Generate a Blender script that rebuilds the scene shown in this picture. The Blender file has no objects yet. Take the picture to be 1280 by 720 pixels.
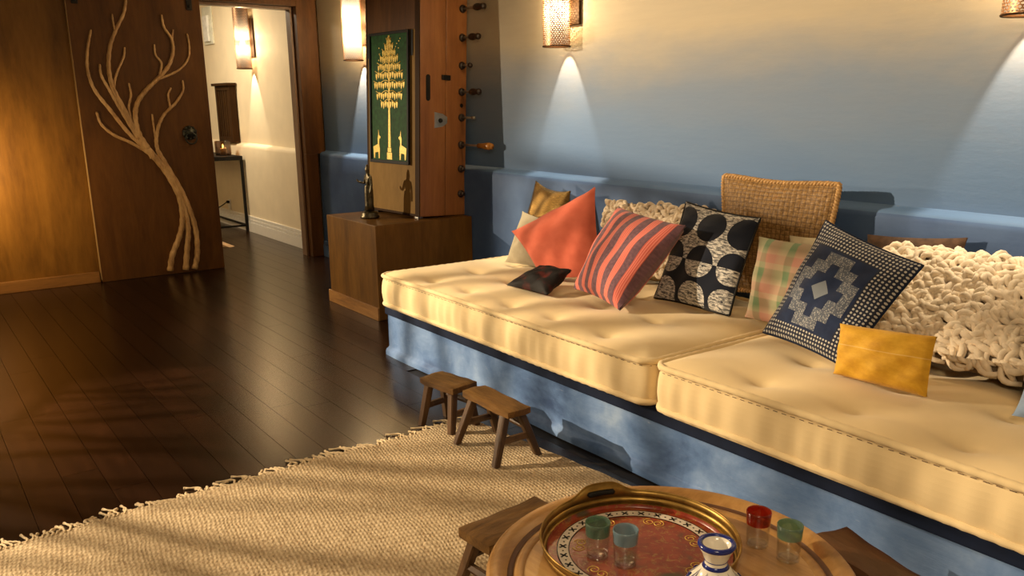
import bpy, bmesh, math, random
from mathutils import Vector, Matrix
random.seed(7)
PI = math.pi
sc = bpy.context.scene
COL = sc.collection

# ------------------------------------------------------------------ camera, world, lights, exposure
cam_d = bpy.data.cameras.new('camera')
cam = bpy.data.objects.new('camera', cam_d)
COL.objects.link(cam)
cam_d.sensor_fit = 'HORIZONTAL'
cam_d.sensor_width = 36.0
cam_d.lens = 36.0 * 1036.35 / 1280.0
cam_d.shift_x = -25.0 / 1280.0
cam_d.shift_y = 30.0 / 1280.0
cam_d.clip_start = 0.05
cam.matrix_world = Matrix(((0.61150078, -0.18975055, 0.76815462, 0.0),
                           (0.79122630, 0.15310372, -0.59204746, 0.0),
                           (-0.005266, 0.96982162, 0.24375867, 1.4),
                           (0, 0, 0, 1)))
sc.camera = cam

world = bpy.data.worlds.new('world')
sc.world = world
world.use_nodes = True
world.node_tree.nodes['Background'].inputs[0].default_value = (1.0, 0.82, 0.6, 1)
world.node_tree.nodes['Background'].inputs[1].default_value = 0.02

sc.view_settings.view_transform = 'Standard'
sc.view_settings.look = 'None'
sc.view_settings.gamma = 1.0
sc.view_settings.exposure = 0.0

WARM = (1.0, 0.79, 0.52)


def light(name, kind, loc, energy, color=WARM, size=0.03, target=None, spot=None, blend=0.3):
    d = bpy.data.lights.new(name, kind)
    d.energy = energy
    d.color = color
    if kind == 'AREA':
        d.shape = 'DISK'
        d.size = size
    else:
        d.shadow_soft_size = size
    if kind == 'SPOT':
        d.spot_size = spot
        d.spot_blend = blend
    o = bpy.data.objects.new(name, d)
    COL.objects.link(o)
    o.location = loc
    if target is not None:
        o.rotation_euler = (Vector(target) - Vector(loc)).to_track_quat('-Z', 'Y').to_euler()
    return o


LAMP_A = Vector((-5.6, -1.7, 2.35))      # track spot behind a wavy iron cage, left of the frame
LAMP_B = Vector((-7.02, 0.30, 1.38))    # floor lamp by the panelled wall, left of the frame
light('cage_spot', 'SPOT', LAMP_A, 1680.0, size=0.008, target=(-1.75, 2.1, 0.35), spot=math.radians(66), blend=0.35)
light('floor_lamp_bulb', 'SPOT', LAMP_B, 330.0, size=0.018, target=LAMP_B + Vector((1.0, 0.95, -0.22)), spot=math.radians(62), blend=0.3)
light('panel_glow_fill', 'SPOT', (-6.88, 0.38, 0.95), 62.0, color=(1.0, 0.68, 0.32), size=0.05, target=(-7.45, 0.50, 0.86), spot=math.radians(150), blend=0.8)  # unseen spot, added only to put a glow on the left panel
light('room_fill_light', 'AREA', (0.6, -0.6, 2.82), 75.0, size=0.9, target=(-0.6, 1.2, 0))  # added warm fill with no fixture, brightens the room from behind the camera
light('room_fill_light_rear', 'AREA', (-3.6, -2.6, 2.82), 12.0, size=0.7, target=(-3.6, -2.6, 0))  # second added fill, weak and without a fixture
light('hall_fill_light', 'AREA', (-9.4, 1.9, 2.72), 56.0, color=(1.0, 0.85, 0.62), size=0.5, target=(-9.4, 2.3, 0))  # added fill, no fixture, brightens the cream hallway
SCONCE_ENERGY = 60.0

# ------------------------------------------------------------------ helpers


def tag(o, label=None, cat=None, group=None, kind=None):
    if label:
        o['label'] = label
    if cat:
        o['category'] = cat
    if group:
        o['group'] = group
    if kind:
        o['kind'] = kind
    return o


def thing(name, label, cat, loc=(0, 0, 0), rotz=0.0, group=None, rot=None):
    o = bpy.data.objects.new(name, None)
    COL.objects.link(o)
    o.empty_display_size = 0.1
    M = Matrix.Translation(Vector(loc)) @ (rot.to_4x4() if rot is not None else Matrix.Rotation(rotz, 4, 'Z'))
    o.matrix_basis = M
    XF[o.name] = M
    return tag(o, label, cat, group)


XF = {}


class MB:
    """collects vertices, faces, uvs for ONE mesh object"""

    def __init__(s):
        s.v = []
        s.f = []
        s.uv = {}

    def add(s, vs, fs):
        b = len(s.v)
        s.v += [Vector(p) for p in vs]
        s.f += [tuple(i + b for i in f) for f in fs]
        return b

    def box(s, lo, hi, bev=0.0, M=None):
        (x0, y0, z0), (x1, y1, z1) = lo, hi
        if bev <= 0:
            vs = [(x0, y0, z0), (x1, y0, z0), (x1, y1, z0), (x0, y1, z0), (x0, y0, z1), (x1, y0, z1), (x1, y1, z1), (x0, y1, z1)]
            fs = [(0, 3, 2, 1), (4, 5, 6, 7), (0, 1, 5, 4), (1, 2, 6, 5), (2, 3, 7, 6), (3, 0, 4, 7)]
        else:
            bm = bmesh.new()
            bmesh.ops.create_cube(bm, size=1.0)
            for w in bm.verts:
                w.co = Vector(((x0 + x1) / 2 + w.co.x * (x1 - x0), (y0 + y1) / 2 + w.co.y * (y1 - y0), (z0 + z1) / 2 + w.co.z * (z1 - z0)))
            bmesh.ops.bevel(bm, geom=bm.edges[:], offset=bev, segments=2, affect='EDGES', profile=0.6)
            bm.verts.index_update()
            vs = [w.co.copy() for w in bm.verts]
            fs = [tuple(w.index for w in f.verts) for f in bm.faces]
            bm.free()
        if M is not None:
            vs = [M @ Vector(p) for p in vs]
        s.add(vs, fs)
        return s

    def tube(s, pts, r, n=8, closed=False, cap=True, M=None, flat=1.0):
        pts = [Vector(p) for p in pts]
        N = len(pts)
        rr = r if isinstance(r, (list, tuple)) else [r] * N
        up = Vector((0, 0, 1))
        rings = []
        prev = None
        for i in range(N):
            if closed:
                t = pts[(i + 1) % N] - pts[i - 1]
            else:
                t = pts[min(i + 1, N - 1)] - pts[max(i - 1, 0)]
            if t.length < 1e-9:
                t = Vector((0, 0, 1))
            t.normalize()
            if prev is None:
                a = t.cross(up)
                if a.length < 0.05:
                    a = t.cross(Vector((1, 0, 0)))
            else:
                a = prev - t * prev.dot(t)
            a.normalize()
            prev = a
            b = t.cross(a)
            rings.append([pts[i] + a * (rr[i] * math.cos(2 * PI * k / n)) + b * (rr[i] * flat * math.sin(2 * PI * k / n)) for k in range(n)])
        vs = [p for ring in rings for p in ring]
        if M is not None:
            vs = [M @ p for p in vs]
        fs = []
        for i in range(N if closed else N - 1):
            j = (i + 1) % N
            for k in range(n):
                l = (k + 1) % n
                fs.append((i * n + k, i * n + l, j * n + l, j * n + k))
        if cap and not closed:
            fs.append(tuple(range(n))[::-1])
            fs.append(tuple((N - 1) * n + k for k in range(n)))
        s.add(vs, fs)
        return s

    def lathe(s, prof, n=32, c=(0, 0, 0), M=None, a0=0.0, a1=2 * PI, uv=False):
        full = abs(a1 - a0 - 2 * PI) < 1e-6
        m = n if full else n + 1
        vs = []
        uvs = []
        for i, (r, z) in enumerate(prof):
            for k in range(m):
                a = a0 + (a1 - a0) * k / n
                vs.append(Vector((c[0] + r * math.cos(a), c[1] + r * math.sin(a), c[2] + z)))
        if M is not None:
            vs = [M @ p for p in vs]
        fs = []
        for i in range(len(prof) - 1):
            for k in range(n):
                l = (k + 1) % m
                fs.append((i * m + k, i * m + l, (i + 1) * m + l, (i + 1) * m + k))
        b = s.add(vs, fs)
        if uv:
            f0 = len(s.f) - len(fs)
            q = 0
            for i in range(len(prof) - 1):
                for k in range(n):
                    s.uv[f0 + q] = [(k / n, prof[i][1]), ((k + 1) / n, prof[i][1]), ((k + 1) / n, prof[i + 1][1]), (k / n, prof[i + 1][1])]
                    q += 1
        return s

    def grid(s, P, flip=False):
        """P[i][j] points"""
        nu, nv = len(P), len(P[0])
        vs = [p for row in P for p in row]
        fs = []
        for i in range(nu - 1):
            for j in range(nv - 1):
                q = (i * nv + j, (i + 1) * nv + j, (i + 1) * nv + j + 1, i * nv + j + 1)
                fs.append(q[::-1] if flip else q)
        s.add(vs, fs)
        return s

    def prism(s, poly, z0, z1, M=None):
        n = len(poly)
        vs = [Vector((x, y, z0)) for x, y in poly] + [Vector((x, y, z1)) for x, y in poly]
        if M is not None:
            vs = [M @ p for p in vs]
        fs = [tuple(range(n))[::-1], tuple(range(n, 2 * n))]
        fs += [(i, (i + 1) % n, n + (i + 1) % n, n + i) for i in range(n)]
        s.add(vs, fs)
        return s

    def build(s, name, mat, parent=None, smooth=False, world=False, normals=True):
        me = bpy.data.meshes.new(name)
        v = s.v
        if world and parent is not None:
            Mi = XF[parent.name].inverted()
            v = [Mi @ p for p in v]
        me.from_pydata([tuple(p) for p in v], [], s.f)
        if s.uv:
            ul = me.uv_layers.new(name='UVMap')
            for p in me.polygons:
                u = s.uv.get(p.index)
                if u:
                    for li, c in zip(p.loop_indices, u):
                        ul.data[li].uv = c
        if normals:
            bm = bmesh.new()
            bm.from_mesh(me)
            bmesh.ops.recalc_face_normals(bm, faces=bm.faces[:])
            bm.to_mesh(me)
            bm.free()
        if smooth:
            me.polygons.foreach_set('use_smooth', [True] * len(me.polygons))
            if smooth == 'auto':
                try:
                    me.set_sharp_from_angle(angle=math.radians(38))
                except Exception:
                    pass
        me.materials.append(mat)
        o = bpy.data.objects.new(name, me)
        COL.objects.link(o)
        if parent is not None:
            o.parent = parent
        XF[o.name] = Matrix.Identity(4) if not (parent and world) else XF[parent.name].copy()
        return o


def struct(name, mb, mat, smooth=False):
    o = mb.build(name, mat, None, smooth)
    o['kind'] = 'structure'
    return o


def smooth_path(pts, sub=6):
    """Catmull-Rom"""
    P = [Vector(p) for p in pts]
    if len(P) < 3:
        return P
    out = []
    for i in range(len(P) - 1):
        p0 = P[i - 1] if i > 0 else P[0] * 2 - P[1]
        p1, p2 = P[i], P[i + 1]
        p3 = P[i + 2] if i + 2 < len(P) else P[-1] * 2 - P[-2]
        for k in range(sub):
            t = k / sub
            out.append(0.5 * ((2 * p1) + (p2 - p0) * t + (2 * p0 - 5 * p1 + 4 * p2 - p3) * t * t + (3 * p1 - p0 - 3 * p2 + p3) * t ** 3))
    out.append(P[-1])
    return out


# ------------------------------------------------------------------ materials
class NT:
    def __init__(s, name):
        s.m = bpy.data.materials.new(name)
        s.m.use_nodes = True
        s.t = s.m.node_tree
        s.n = s.t.nodes
        s.b = s.n['Principled BSDF']
        s.out = s.n['Material Output']

    def node(s, t, **kw):
        n = s.n.new(t)
        for k, v in kw.items():
            setattr(n, k, v)
        return n

    def put(s, sock, val):
        if hasattr(val, 'is_output'):
            s.t.links.new(val, sock)
        elif isinstance(val, (tuple, list)) and len(val) == 3 and sock.type == 'RGBA':
            sock.default_value = (*val, 1)
        else:
            sock.default_value = val

    def math(s, op, a, b=0.0, c=0.0, clamp=False):
        n = s.node('ShaderNodeMath', operation=op, use_clamp=clamp)
        s.put(n.inputs[0], a)
        s.put(n.inputs[1], b)
        s.put(n.inputs[2], c)
        return n.outputs[0]

    def coords(s, kind='Object', scale=(1, 1, 1), loc=(0, 0, 0), rot=(0, 0, 0), rand=0.0):
        tc = s.node('ShaderNodeTexCoord')
        src = tc.outputs[kind]
        if rand:
            oi = s.node('ShaderNodeObjectInfo')
            vm = s.node('ShaderNodeVectorMath', operation='SCALE')
            vm.inputs[0].default_value = (13.1, 7.7, 5.3)
            s.put(vm.inputs['Scale'], s.math('MULTIPLY', oi.outputs['Random'], rand))
            va = s.node('ShaderNodeVectorMath', operation='ADD')
            s.put(va.inputs[0], src)
            s.put(va.inputs[1], vm.outputs[0])
            src = va.outputs[0]
        mp = s.node('ShaderNodeMapping')
        s.put(mp.inputs['Vector'], src)
        mp.inputs['Scale'].default_value = scale
        mp.inputs['Location'].default_value = loc
        mp.inputs['Rotation'].default_value = rot
        return mp.outputs[0]

    def sep(s, v):
        n = s.node('ShaderNodeSeparateXYZ')
        s.put(n.inputs[0], v)
        return n.outputs

    def noise(s, v, scale=5.0, detail=3.0, rough=0.5, dist=0.0, out='Fac'):
        n = s.node('ShaderNodeTexNoise')
        s.put(n.inputs['Vector'], v)
        n.inputs['Scale'].default_value = scale
        n.inputs['Detail'].default_value = detail
        n.inputs['Roughness'].default_value = rough
        n.inputs['Distortion'].default_value = dist
        return n.outputs[out]

    def voro(s, v, scale=5.0, feature='F1', out='Distance', rnd=1.0):
        n = s.node('ShaderNodeTexVoronoi', feature=feature)
        s.put(n.inputs['Vector'], v)
        n.inputs['Scale'].default_value = scale
        n.inputs['Randomness'].default_value = rnd
        return n.outputs[out]

    def ramp(s, fac, stops, interp='LINEAR'):
        n = s.node('ShaderNodeValToRGB')
        n.color_ramp.interpolation = interp
        e = n.color_ramp.elements
        while len(e) < len(stops):
            e.new(0.5)
        for el, (p, c) in zip(e, stops):
            el.position = p
            el.color = (*c, 1) if len(c) == 3 else c
        s.put(n.inputs[0], fac)
        return n.outputs[0]

    def mix(s, fac, a, b, mode='MIX'):
        n = s.node('ShaderNodeMix', data_type='RGBA', blend_type=mode)
        s.put(n.inputs[0], fac)
        s.put(n.inputs[6], a)
        s.put(n.inputs[7], b)
        return n.outputs[2]

    def bump(s, h, strength=0.3, dist=0.01):
        n = s.node('ShaderNodeBump')
        n.inputs['Strength'].default_value = strength
        n.inputs['Distance'].default_value = dist
        s.put(n.inputs['Height'], h)
        s.put(s.b.inputs['Normal'], n.outputs[0])

    def fin(s, color=None, rough=0.5, metal=0.0, spec=None, sheen=0.0, coat=0.0):
        if color is not None:
            s.put(s.b.inputs['Base Color'], color)
        s.put(s.b.inputs['Roughness'], rough)
        s.put(s.b.inputs['Metallic'], metal)
        if spec is not None:
            s.b.inputs['Specular IOR Level'].default_value = spec
        if sheen:
            s.b.inputs['Sheen Weight'].default_value = sheen
        if coat:
            s.b.inputs['Coat Weight'].default_value = coat
            s.b.inputs['Coat Roughness'].default_value = 0.15
        return s.m


def plain(name, c, rough=0.6, metal=0.0, var=0.15, scale=20.0, bump=0.0, sheen=0.0, spec=None):
    k = NT(name)
    co = k.coords()
    n = k.noise(co, scale, 4)
    a = tuple(max(0, x * (1 - var)) for x in c)
    b = tuple(min(1, x * (1 + var)) for x in c)
    if bump:
        k.bump(k.noise(co, scale * 3, 3), bump, 0.004)
    return k.fin(k.ramp(n, [(0.3, a), (0.7, b)]), rough, metal, spec, sheen)


def wood(name, dark, mid, lite, axis='X', scale=6.0, rough=0.45, stretch=10.0, rand=0.0, bump=0.15, spec=None, coat=0.0):
    k = NT(name)
    sx = {'X': (1.0, stretch, stretch), 'Y': (stretch, 1.0, stretch), 'Z': (stretch, stretch, 1.0)}[axis]
    co = k.coords(scale=sx, rand=rand)
    n1 = k.noise(co, scale * 0.35, 6, 0.6, 0.8)
    n2 = k.noise(co, scale * 2.2, 4, 0.65)
    f = k.math('ADD', k.math('MULTIPLY', n1, 0.7), k.math('MULTIPLY', n2, 0.3))
    c = k.ramp(f, [(0.3, dark), (0.5, mid), (0.7, lite)])
    if rand:
        oi = k.node('ShaderNodeObjectInfo')
        v = k.ramp(oi.outputs['Random'], [(0.0, (0.62, 0.60, 0.58)), (1.0, (1.15, 1.1, 1.08))])
        c = k.mix(1.0, c, v, 'MULTIPLY')
    if bump:
        k.bump(n2, bump, 0.003)
    return k.fin(c, rough, 0.0, spec, coat=coat)


def cloth(name, color_fn, rough=0.9, weave=420.0, bump=0.25, sheen=0.15):
    """uv based cloth; color_fn(k, u, v, co) -> colour socket"""
    k = NT(name)
    uv = k.coords('UV')
    x, y, _ = k.sep(uv)
    c = color_fn(k, x, y, uv)
    ob = k.coords()
    k.bump(k.math('ADD', k.noise(ob, weave, 2), k.math('MULTIPLY', k.noise(ob, 14, 3), 2.0)), bump, 0.003)
    return k.fin(c, rough, 0.0, 0.25, sheen)


M = {}


def wall_paint():
    """ombre painted plaster: deep blue dado, blue fading through grey to cream higher up (paint, by height)"""
    k = NT('ombre_plaster')
    co = k.coords()
    x, y, z = k.sep(co)
    n = k.noise(k.coords(scale=(0.55, 1, 1.6)), 2.2, 5, 0.6, 0.4)
    h = k.math('ADD', z, k.math('MULTIPLY', k.math('SUBTRACT', n, 0.5), 0.34))
    f = k.math('DIVIDE', k.math('SUBTRACT', h, 1.04), 0.88)
    c = k.ramp(f, [(0.0, (0.098, 0.178, 0.335)), (0.25, (0.120, 0.192, 0.325)), (0.48, (0.160, 0.205, 0.285)), (0.66, (0.25, 0.25, 0.25)), (0.86, (0.40, 0.335, 0.235))])
    brush = k.noise(k.coords(scale=(1.2, 1, 14)), 3.0, 5, 0.65)
    c = k.mix(0.16, c, k.ramp(brush, [(0.3, (0.72, 0.75, 0.8)), (0.7, (1.1, 1.08, 1.05))]), 'MULTIPLY')
    low = k.ramp(k.noise(co, 3.0, 5, 0.6), [(0.3, (0.045, 0.088, 0.205)), (0.7, (0.078, 0.140, 0.285))])
    c = k.mix(k.math('LESS_THAN', z, 0.955), c, low)
    k.bump(k.math('ADD', k.noise(k.coords(scale=(1, 1, 3)), 22, 5, 0.6), k.math('MULTIPLY', brush, 0.4)), 0.09, 0.007)
    return k.fin(c, 0.62, 0, 0.3)


def bench_paint():
    k = NT('scraped_blue_plaster')
    co = k.coords()
    n1 = k.noise(k.coords(scale=(1, 1, 1.4)), 3.2, 5, 0.6, 0.3)
    c = k.ramp(n1, [(0.30, (0.045, 0.085, 0.20)), (0.45, (0.105, 0.19, 0.39)), (0.60, (0.18, 0.285, 0.51)), (0.78, (0.33, 0.44, 0.63))])
    s = k.noise(k.coords(scale=(2.0, 1, 16)), 5, 4, 0.7, 0.5)
    c = k.mix(k.ramp(s, [(0.66, (0, 0, 0)), (0.76, (0.4, 0.4, 0.4))]), c, (0.55, 0.6, 0.68))
    k.bump(k.math('ADD', s, k.noise(co, 30, 4)), 0.2, 0.006)
    return k.fin(c, 0.62, 0, 0.2)


M['wall'] = wall_paint()
M['bench'] = bench_paint()
M['hall'] = plain('hall_cream_paint', (0.80, 0.68, 0.48), 0.6, var=0.04, scale=6, bump=0.08)
M['white'] = plain('white_gloss_paint', (0.80, 0.76, 0.68), 0.4, var=0.03)
M['ceiling'] = plain('ceiling_paint', (0.62, 0.54, 0.42), 0.9, var=0.03)
M['plank'] = wood('dark_plank', (0.006, 0.0021, 0.0010), (0.0125, 0.0044, 0.0019), (0.024, 0.0088, 0.0036), 'X', 7, 0.26, 9, rand=1.0, bump=0.06, spec=0.62)
M['plank'].node_tree.nodes['Principled BSDF'].inputs['Specular Tint'].default_value = (1.0, 0.84, 0.60, 1)
M['subfloor'] = plain('subfloor', (0.007, 0.004, 0.002), 0.6)
M['panel'] = wood('amber_ply', (0.085, 0.034, 0.0035), (0.155, 0.068, 0.008), (0.22, 0.102, 0.014), 'Z', 3.2, 0.45, 5, bump=0.05, spec=0.25)
M['door'] = wood('walnut_ply', (0.060, 0.021, 0.003), (0.098, 0.037, 0.0055), (0.14, 0.055, 0.009), 'Z', 3.5, 0.48, 6, bump=0.05, spec=0.25)
M['door_lit_edge'] = wood('lit_door_edge_wood', (0.25, 0.15, 0.05), (0.38, 0.23, 0.09), (0.45, 0.3, 0.12), 'Z', 4, 0.5)  # paler than the door: light catching its left edge, put into the colour
M['casing'] = wood('walnut_casing', (0.05, 0.018, 0.0035), (0.09, 0.034, 0.007), (0.135, 0.055, 0.012), 'Z', 4, 0.48, 8, spec=0.25)
M['lining'] = wood('casing_lining', (0.12, 0.065, 0.035), (0.19, 0.11, 0.065), (0.25, 0.15, 0.09), 'Z', 4, 0.4, 8)
M['skirt_wood'] = wood('amber_skirting', (0.14, 0.062, 0.013), (0.23, 0.10, 0.02), (0.3, 0.14, 0.032), 'Y', 5, 0.4, 8)
M['branch'] = wood('carved_branch', (0.24, 0.12, 0.04), (0.55, 0.33, 0.13), (0.78, 0.53, 0.26), 'Z', 14, 0.5, 3, bump=0.9)
M['iron'] = plain('dark_iron', (0.022, 0.02, 0.018), 0.45, 0.8)
M['verdigris'] = plain('dark_bronze', (0.05, 0.052, 0.042), 0.38, 0.85, var=0.5, scale=60, bump=0.3)
M['bronze'] = plain('patinated_bronze', (0.085, 0.07, 0.042), 0.36, 0.85, var=0.5, scale=50, bump=0.25)
M['plinth'] = wood('plinth_wood', (0.065, 0.027, 0.0035), (0.125, 0.055, 0.008), (0.185, 0.085, 0.014), 'Z', 3.2, 0.5, 5, spec=0.2)
M['plinth_base'] = wood('plinth_base_wood', (0.13, 0.055, 0.014), (0.25, 0.115, 0.028), (0.36, 0.18, 0.05), 'X', 6, 0.42, 7)
M['cab_front'] = wood('tan_board', (0.165, 0.090, 0.023), (0.235, 0.135, 0.036), (0.29, 0.17, 0.05), 'Z', 4, 0.65, 4, spec=0.15)
M['cab_side'] = wood('red_brown_wood', (0.17, 0.062, 0.016), (0.26, 0.098, 0.026), (0.34, 0.14, 0.04), 'Z', 3, 0.4, 8)
M['cab_dark'] = wood('dark_frame_wood', (0.022, 0.009, 0.002), (0.038, 0.016, 0.004), (0.055, 0.024, 0.006), 'Z', 4, 0.65, spec=0.12)
M['black'] = plain('black_paint', (0.009, 0.008, 0.007), 0.6, spec=0.2)
M['green'] = plain('green_ground', (0.010, 0.058, 0.012), 0.6, var=0.35, scale=40, spec=0.15)
M['gilt'] = plain('gilt_paint', (0.72, 0.50, 0.10), 0.42, 0.25, var=0.25, scale=90)
M['steel'] = plain('steel', (0.55, 0.53, 0.48), 0.35, 0.9, var=0.15)
M['rubber'] = plain('dark_knob', (0.025, 0.014, 0.010), 0.35)
M['amber'] = wood('amber_handle', (0.25, 0.09, 0.015), (0.42, 0.17, 0.03), (0.55, 0.25, 0.05), 'X', 8, 0.25)
M['stool'] = wood('worn_elm', (0.035, 0.016, 0.004), (0.105, 0.051, 0.012), (0.21, 0.115, 0.032), 'X', 7, 0.55, 7, rand=1.0, bump=0.5, spec=0.25)
M['stool_leg'] = wood('worn_elm_leg', (0.03, 0.013, 0.004), (0.075, 0.034, 0.009), (0.13, 0.064, 0.019), 'Z', 8, 0.55, 7, rand=1.0, bump=0.3)
M['stool_dark'] = wood('worn_dark_elm', (0.05, 0.016, 0.005), (0.10, 0.034, 0.010), (0.15, 0.058, 0.02), 'X', 7, 0.42, 7, rand=1.0, bump=0.3)
M['table'] = wood('honey_wood', (0.22, 0.10, 0.026), (0.43, 0.23, 0.075), (0.58, 0.36, 0.14), 'X', 4.5, 0.33, 7, bump=0.15)
M['table_rim'] = wood('rim_wood', (0.20, 0.092, 0.024), (0.36, 0.185, 0.055), (0.48, 0.27, 0.095), 'Y', 5, 0.35, 5, bump=0.2)
M['groove'] = plain('groove_brown', (0.09, 0.035, 0.014), 0.5)
M['brass'] = plain('aged_brass', (0.31, 0.185, 0.045), 0.42, 0.85, var=0.4, scale=18, bump=0.1)
M['navy_board'] = plain('navy_board', (0.008, 0.014, 0.036), 0.75, spec=0.15)
M['candle'] = plain('wax', (0.85, 0.75, 0.55), 0.5)


def emis(name, c, st):
    k = NT(name)
    k.b.inputs['Base Color'].default_value = (*c, 1)
    k.b.inputs['Emission Color'].default_value = (*c, 1)
    k.b.inputs['Emission Strength'].default_value = st
    return k.m


M['flame'] = emis('flame', (1.0, 0.72, 0.3), 25.0)
M['bulb'] = emis('bulb_glow', (1.0, 0.82, 0.55), 30.0)


def mattress_cloth():
    k = NT('cream_canvas')
    ob = k.coords()
    c = k.ramp(k.noise(ob, 3.5, 4), [(0.3, (0.70, 0.535, 0.29)), (0.7, (0.79, 0.615, 0.345))])
    k.bump(k.noise(ob, 380, 2), 0.12, 0.002)
    return k.fin(c, 0.85, 0, 0.25, 0.2)


M['mattress'] = mattress_cloth()


def rug_mat():
    k = NT('woven_jute')
    co0 = k.coords(rot=(0, 0, 0.15))
    dn = k.node('ShaderNodeVectorMath', operation='MULTIPLY_ADD')
    k.put(dn.inputs[0], k.noise(co0, 9, 2, out='Color'))
    dn.inputs[1].default_value = (0.028, 0.028, 0)
    k.put(dn.inputs[2], co0)
    co = dn.outputs[0]
    x, y, _ = k.sep(co)
    # oblique stitches: brick-like weave rows
    row = k.math('FLOOR', k.math('MULTIPLY', y, 74))
    xs = k.math('ADD', k.math('MULTIPLY', x, 44), k.math('MULTIPLY', row, 0.5))
    bx = k.math('ABSOLUTE', k.math('SUBTRACT', k.math('FRACT', k.math('ADD', xs, k.math('MULTIPLY', y, 28))), 0.5))
    by = k.math('ABSOLUTE', k.math('SUBTRACT', k.math('FRACT', k.math('MULTIPLY', y, 74)), 0.5))
    h = k.math('SUBTRACT', 1.0, k.math('ADD', k.math('MULTIPLY', bx, 1.1), k.math('MULTIPLY', by, 1.1)), clamp=True)
    n = k.noise(k.coords(scale=(1, 2.2, 1)), 45, 4, 0.7)
    n2 = k.noise(co, 3, 3)
    c = k.ramp(n, [(0.28, (0.25, 0.17, 0.095)), (0.45, (0.52, 0.395, 0.24)), (0.62, (0.66, 0.52, 0.335)), (0.8, (0.80, 0.67, 0.47))])
    c = k.mix(k.math('MULTIPLY', k.math('SUBTRACT', 1.0, h), 0.45), c, (0.22, 0.145, 0.08))
    sp = k.noise(k.coords(scale=(1.0, 2.5, 1)), 75, 1)
    c = k.mix(k.ramp(sp, [(0.72, (0, 0, 0)), (0.76, (1, 1, 1))]), c, (0.09, 0.055, 0.03))
    c = k.mix(0.3, c, k.ramp(n2, [(0.3, (0.8, 0.78, 0.76)), (0.7, (1, 1, 1))]), 'MULTIPLY')
    k.bump(k.math('ADD', h, k.math('MULTIPLY', n, 0.8)), 0.55, 0.006)
    return k.fin(c, 0.9, 0, 0.15)


M['rug'] = rug_mat()
M['tassel'] = plain('jute_cord', (0.60, 0.46, 0.28), 0.9, var=0.25, scale=90, bump=0.3)
M['yarn'] = plain('cream_wool', (0.74, 0.62, 0.46), 0.95, var=0.16, scale=30, bump=0.5, sheen=0.3)
M['yarn_core'] = plain('wool_core', (0.22, 0.15, 0.09), 0.95)


def c_plain(a, b, sc_=6.0):
    return lambda k, u, v, uv: k.ramp(k.noise(uv, sc_, 4), [(0.3, a), (0.7, b)])


M['coral'] = cloth('coral_linen', c_plain((0.48, 0.095, 0.052), (0.58, 0.13, 0.074)))
M['blackred'] = cloth('black_velvet', lambda k, u, v, uv: k.ramp(k.noise(uv, 3.2, 3), [(0.5, (0.006, 0.004, 0.004)), (0.7, (0.10, 0.012, 0.008))]), 0.7, sheen=0)
M['linen'] = cloth('grey_linen', c_plain((0.29, 0.245, 0.16), (0.37, 0.315, 0.215)))
M['brownc'] = cloth('brown_fur', c_plain((0.05, 0.028, 0.016), (0.11, 0.06, 0.035), 12))
M['bluec'] = cloth('light_blue_cotton', c_plain((0.22, 0.31, 0.48), (0.30, 0.40, 0.56)))
M['creamc'] = cloth('cream_cotton', c_plain((0.55, 0.47, 0.30), (0.65, 0.56, 0.38)))
M['mustard'] = cloth('mustard_silk', lambda k, u, v, uv: k.mix(k.ramp(k.math('ABSOLUTE', k.math('SUBTRACT', v, k.math('ADD', 0.58, k.math('MULTIPLY', k.noise(uv, 2, 1), 0.06)))), [(0.0, (0.45, 0.45, 0.45)), (0.012, (0, 0, 0))]),
                     k.ramp(k.noise(uv, 5, 5, 0.65), [(0.25, (0.47, 0.225, 0.010)), (0.5, (0.61, 0.325, 0.018)), (0.75, (0.73, 0.42, 0.04))]), (0.8, 0.6, 0.3)), 0.65, bump=0.35)


def gold_mat():
    k = NT('gold_lame')
    uv = k.coords('UV', scale=(3, 60, 1))
    n = k.noise(uv, 4, 3)
    k.bump(n, 0.5, 0.004)
    return k.fin(k.ramp(n, [(0.3, (0.05, 0.028, 0.006)), (0.6, (0.17, 0.095, 0.022)), (0.8, (0.5, 0.36, 0.15))]), 0.32, 0.9)


M['gold'] = gold_mat()


def c_stripe(k, u, v, uv):
    w = k.math('ADD', u, k.math('MULTIPLY', k.math('SUBTRACT', k.noise(uv, 2.2, 2), 0.5), 0.012))
    f = k.math('FRACT', k.math('MULTIPLY', k.math('ADD', w, 0.035), 6.0))
    line = k.math('FRACT', k.math('MULTIPLY', w, 52))
    pink = k.mix(k.math('GREATER_THAN', line, 0.55), (0.60, 0.115, 0.085), (0.72, 0.24, 0.19))
    pur = k.ramp(k.noise(uv, 30, 3), [(0.3, (0.115, 0.058, 0.078)), (0.7, (0.19, 0.10, 0.125))])
    return k.mix(k.math('GREATER_THAN', f, 0.52), pur, pink)


M['stripe'] = cloth('pink_purple_stripe', c_stripe)


def ikat(k, uv, s=17.0):
    return k.ramp(k.noise(k.coords('UV', scale=(1.0, 3.2, 1)), s, 4, 0.75, 0.4), [(0.38, (0.025, 0.028, 0.042)), (0.48, (0.26, 0.255, 0.25)), (0.58, (0.70, 0.67, 0.62))])


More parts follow.
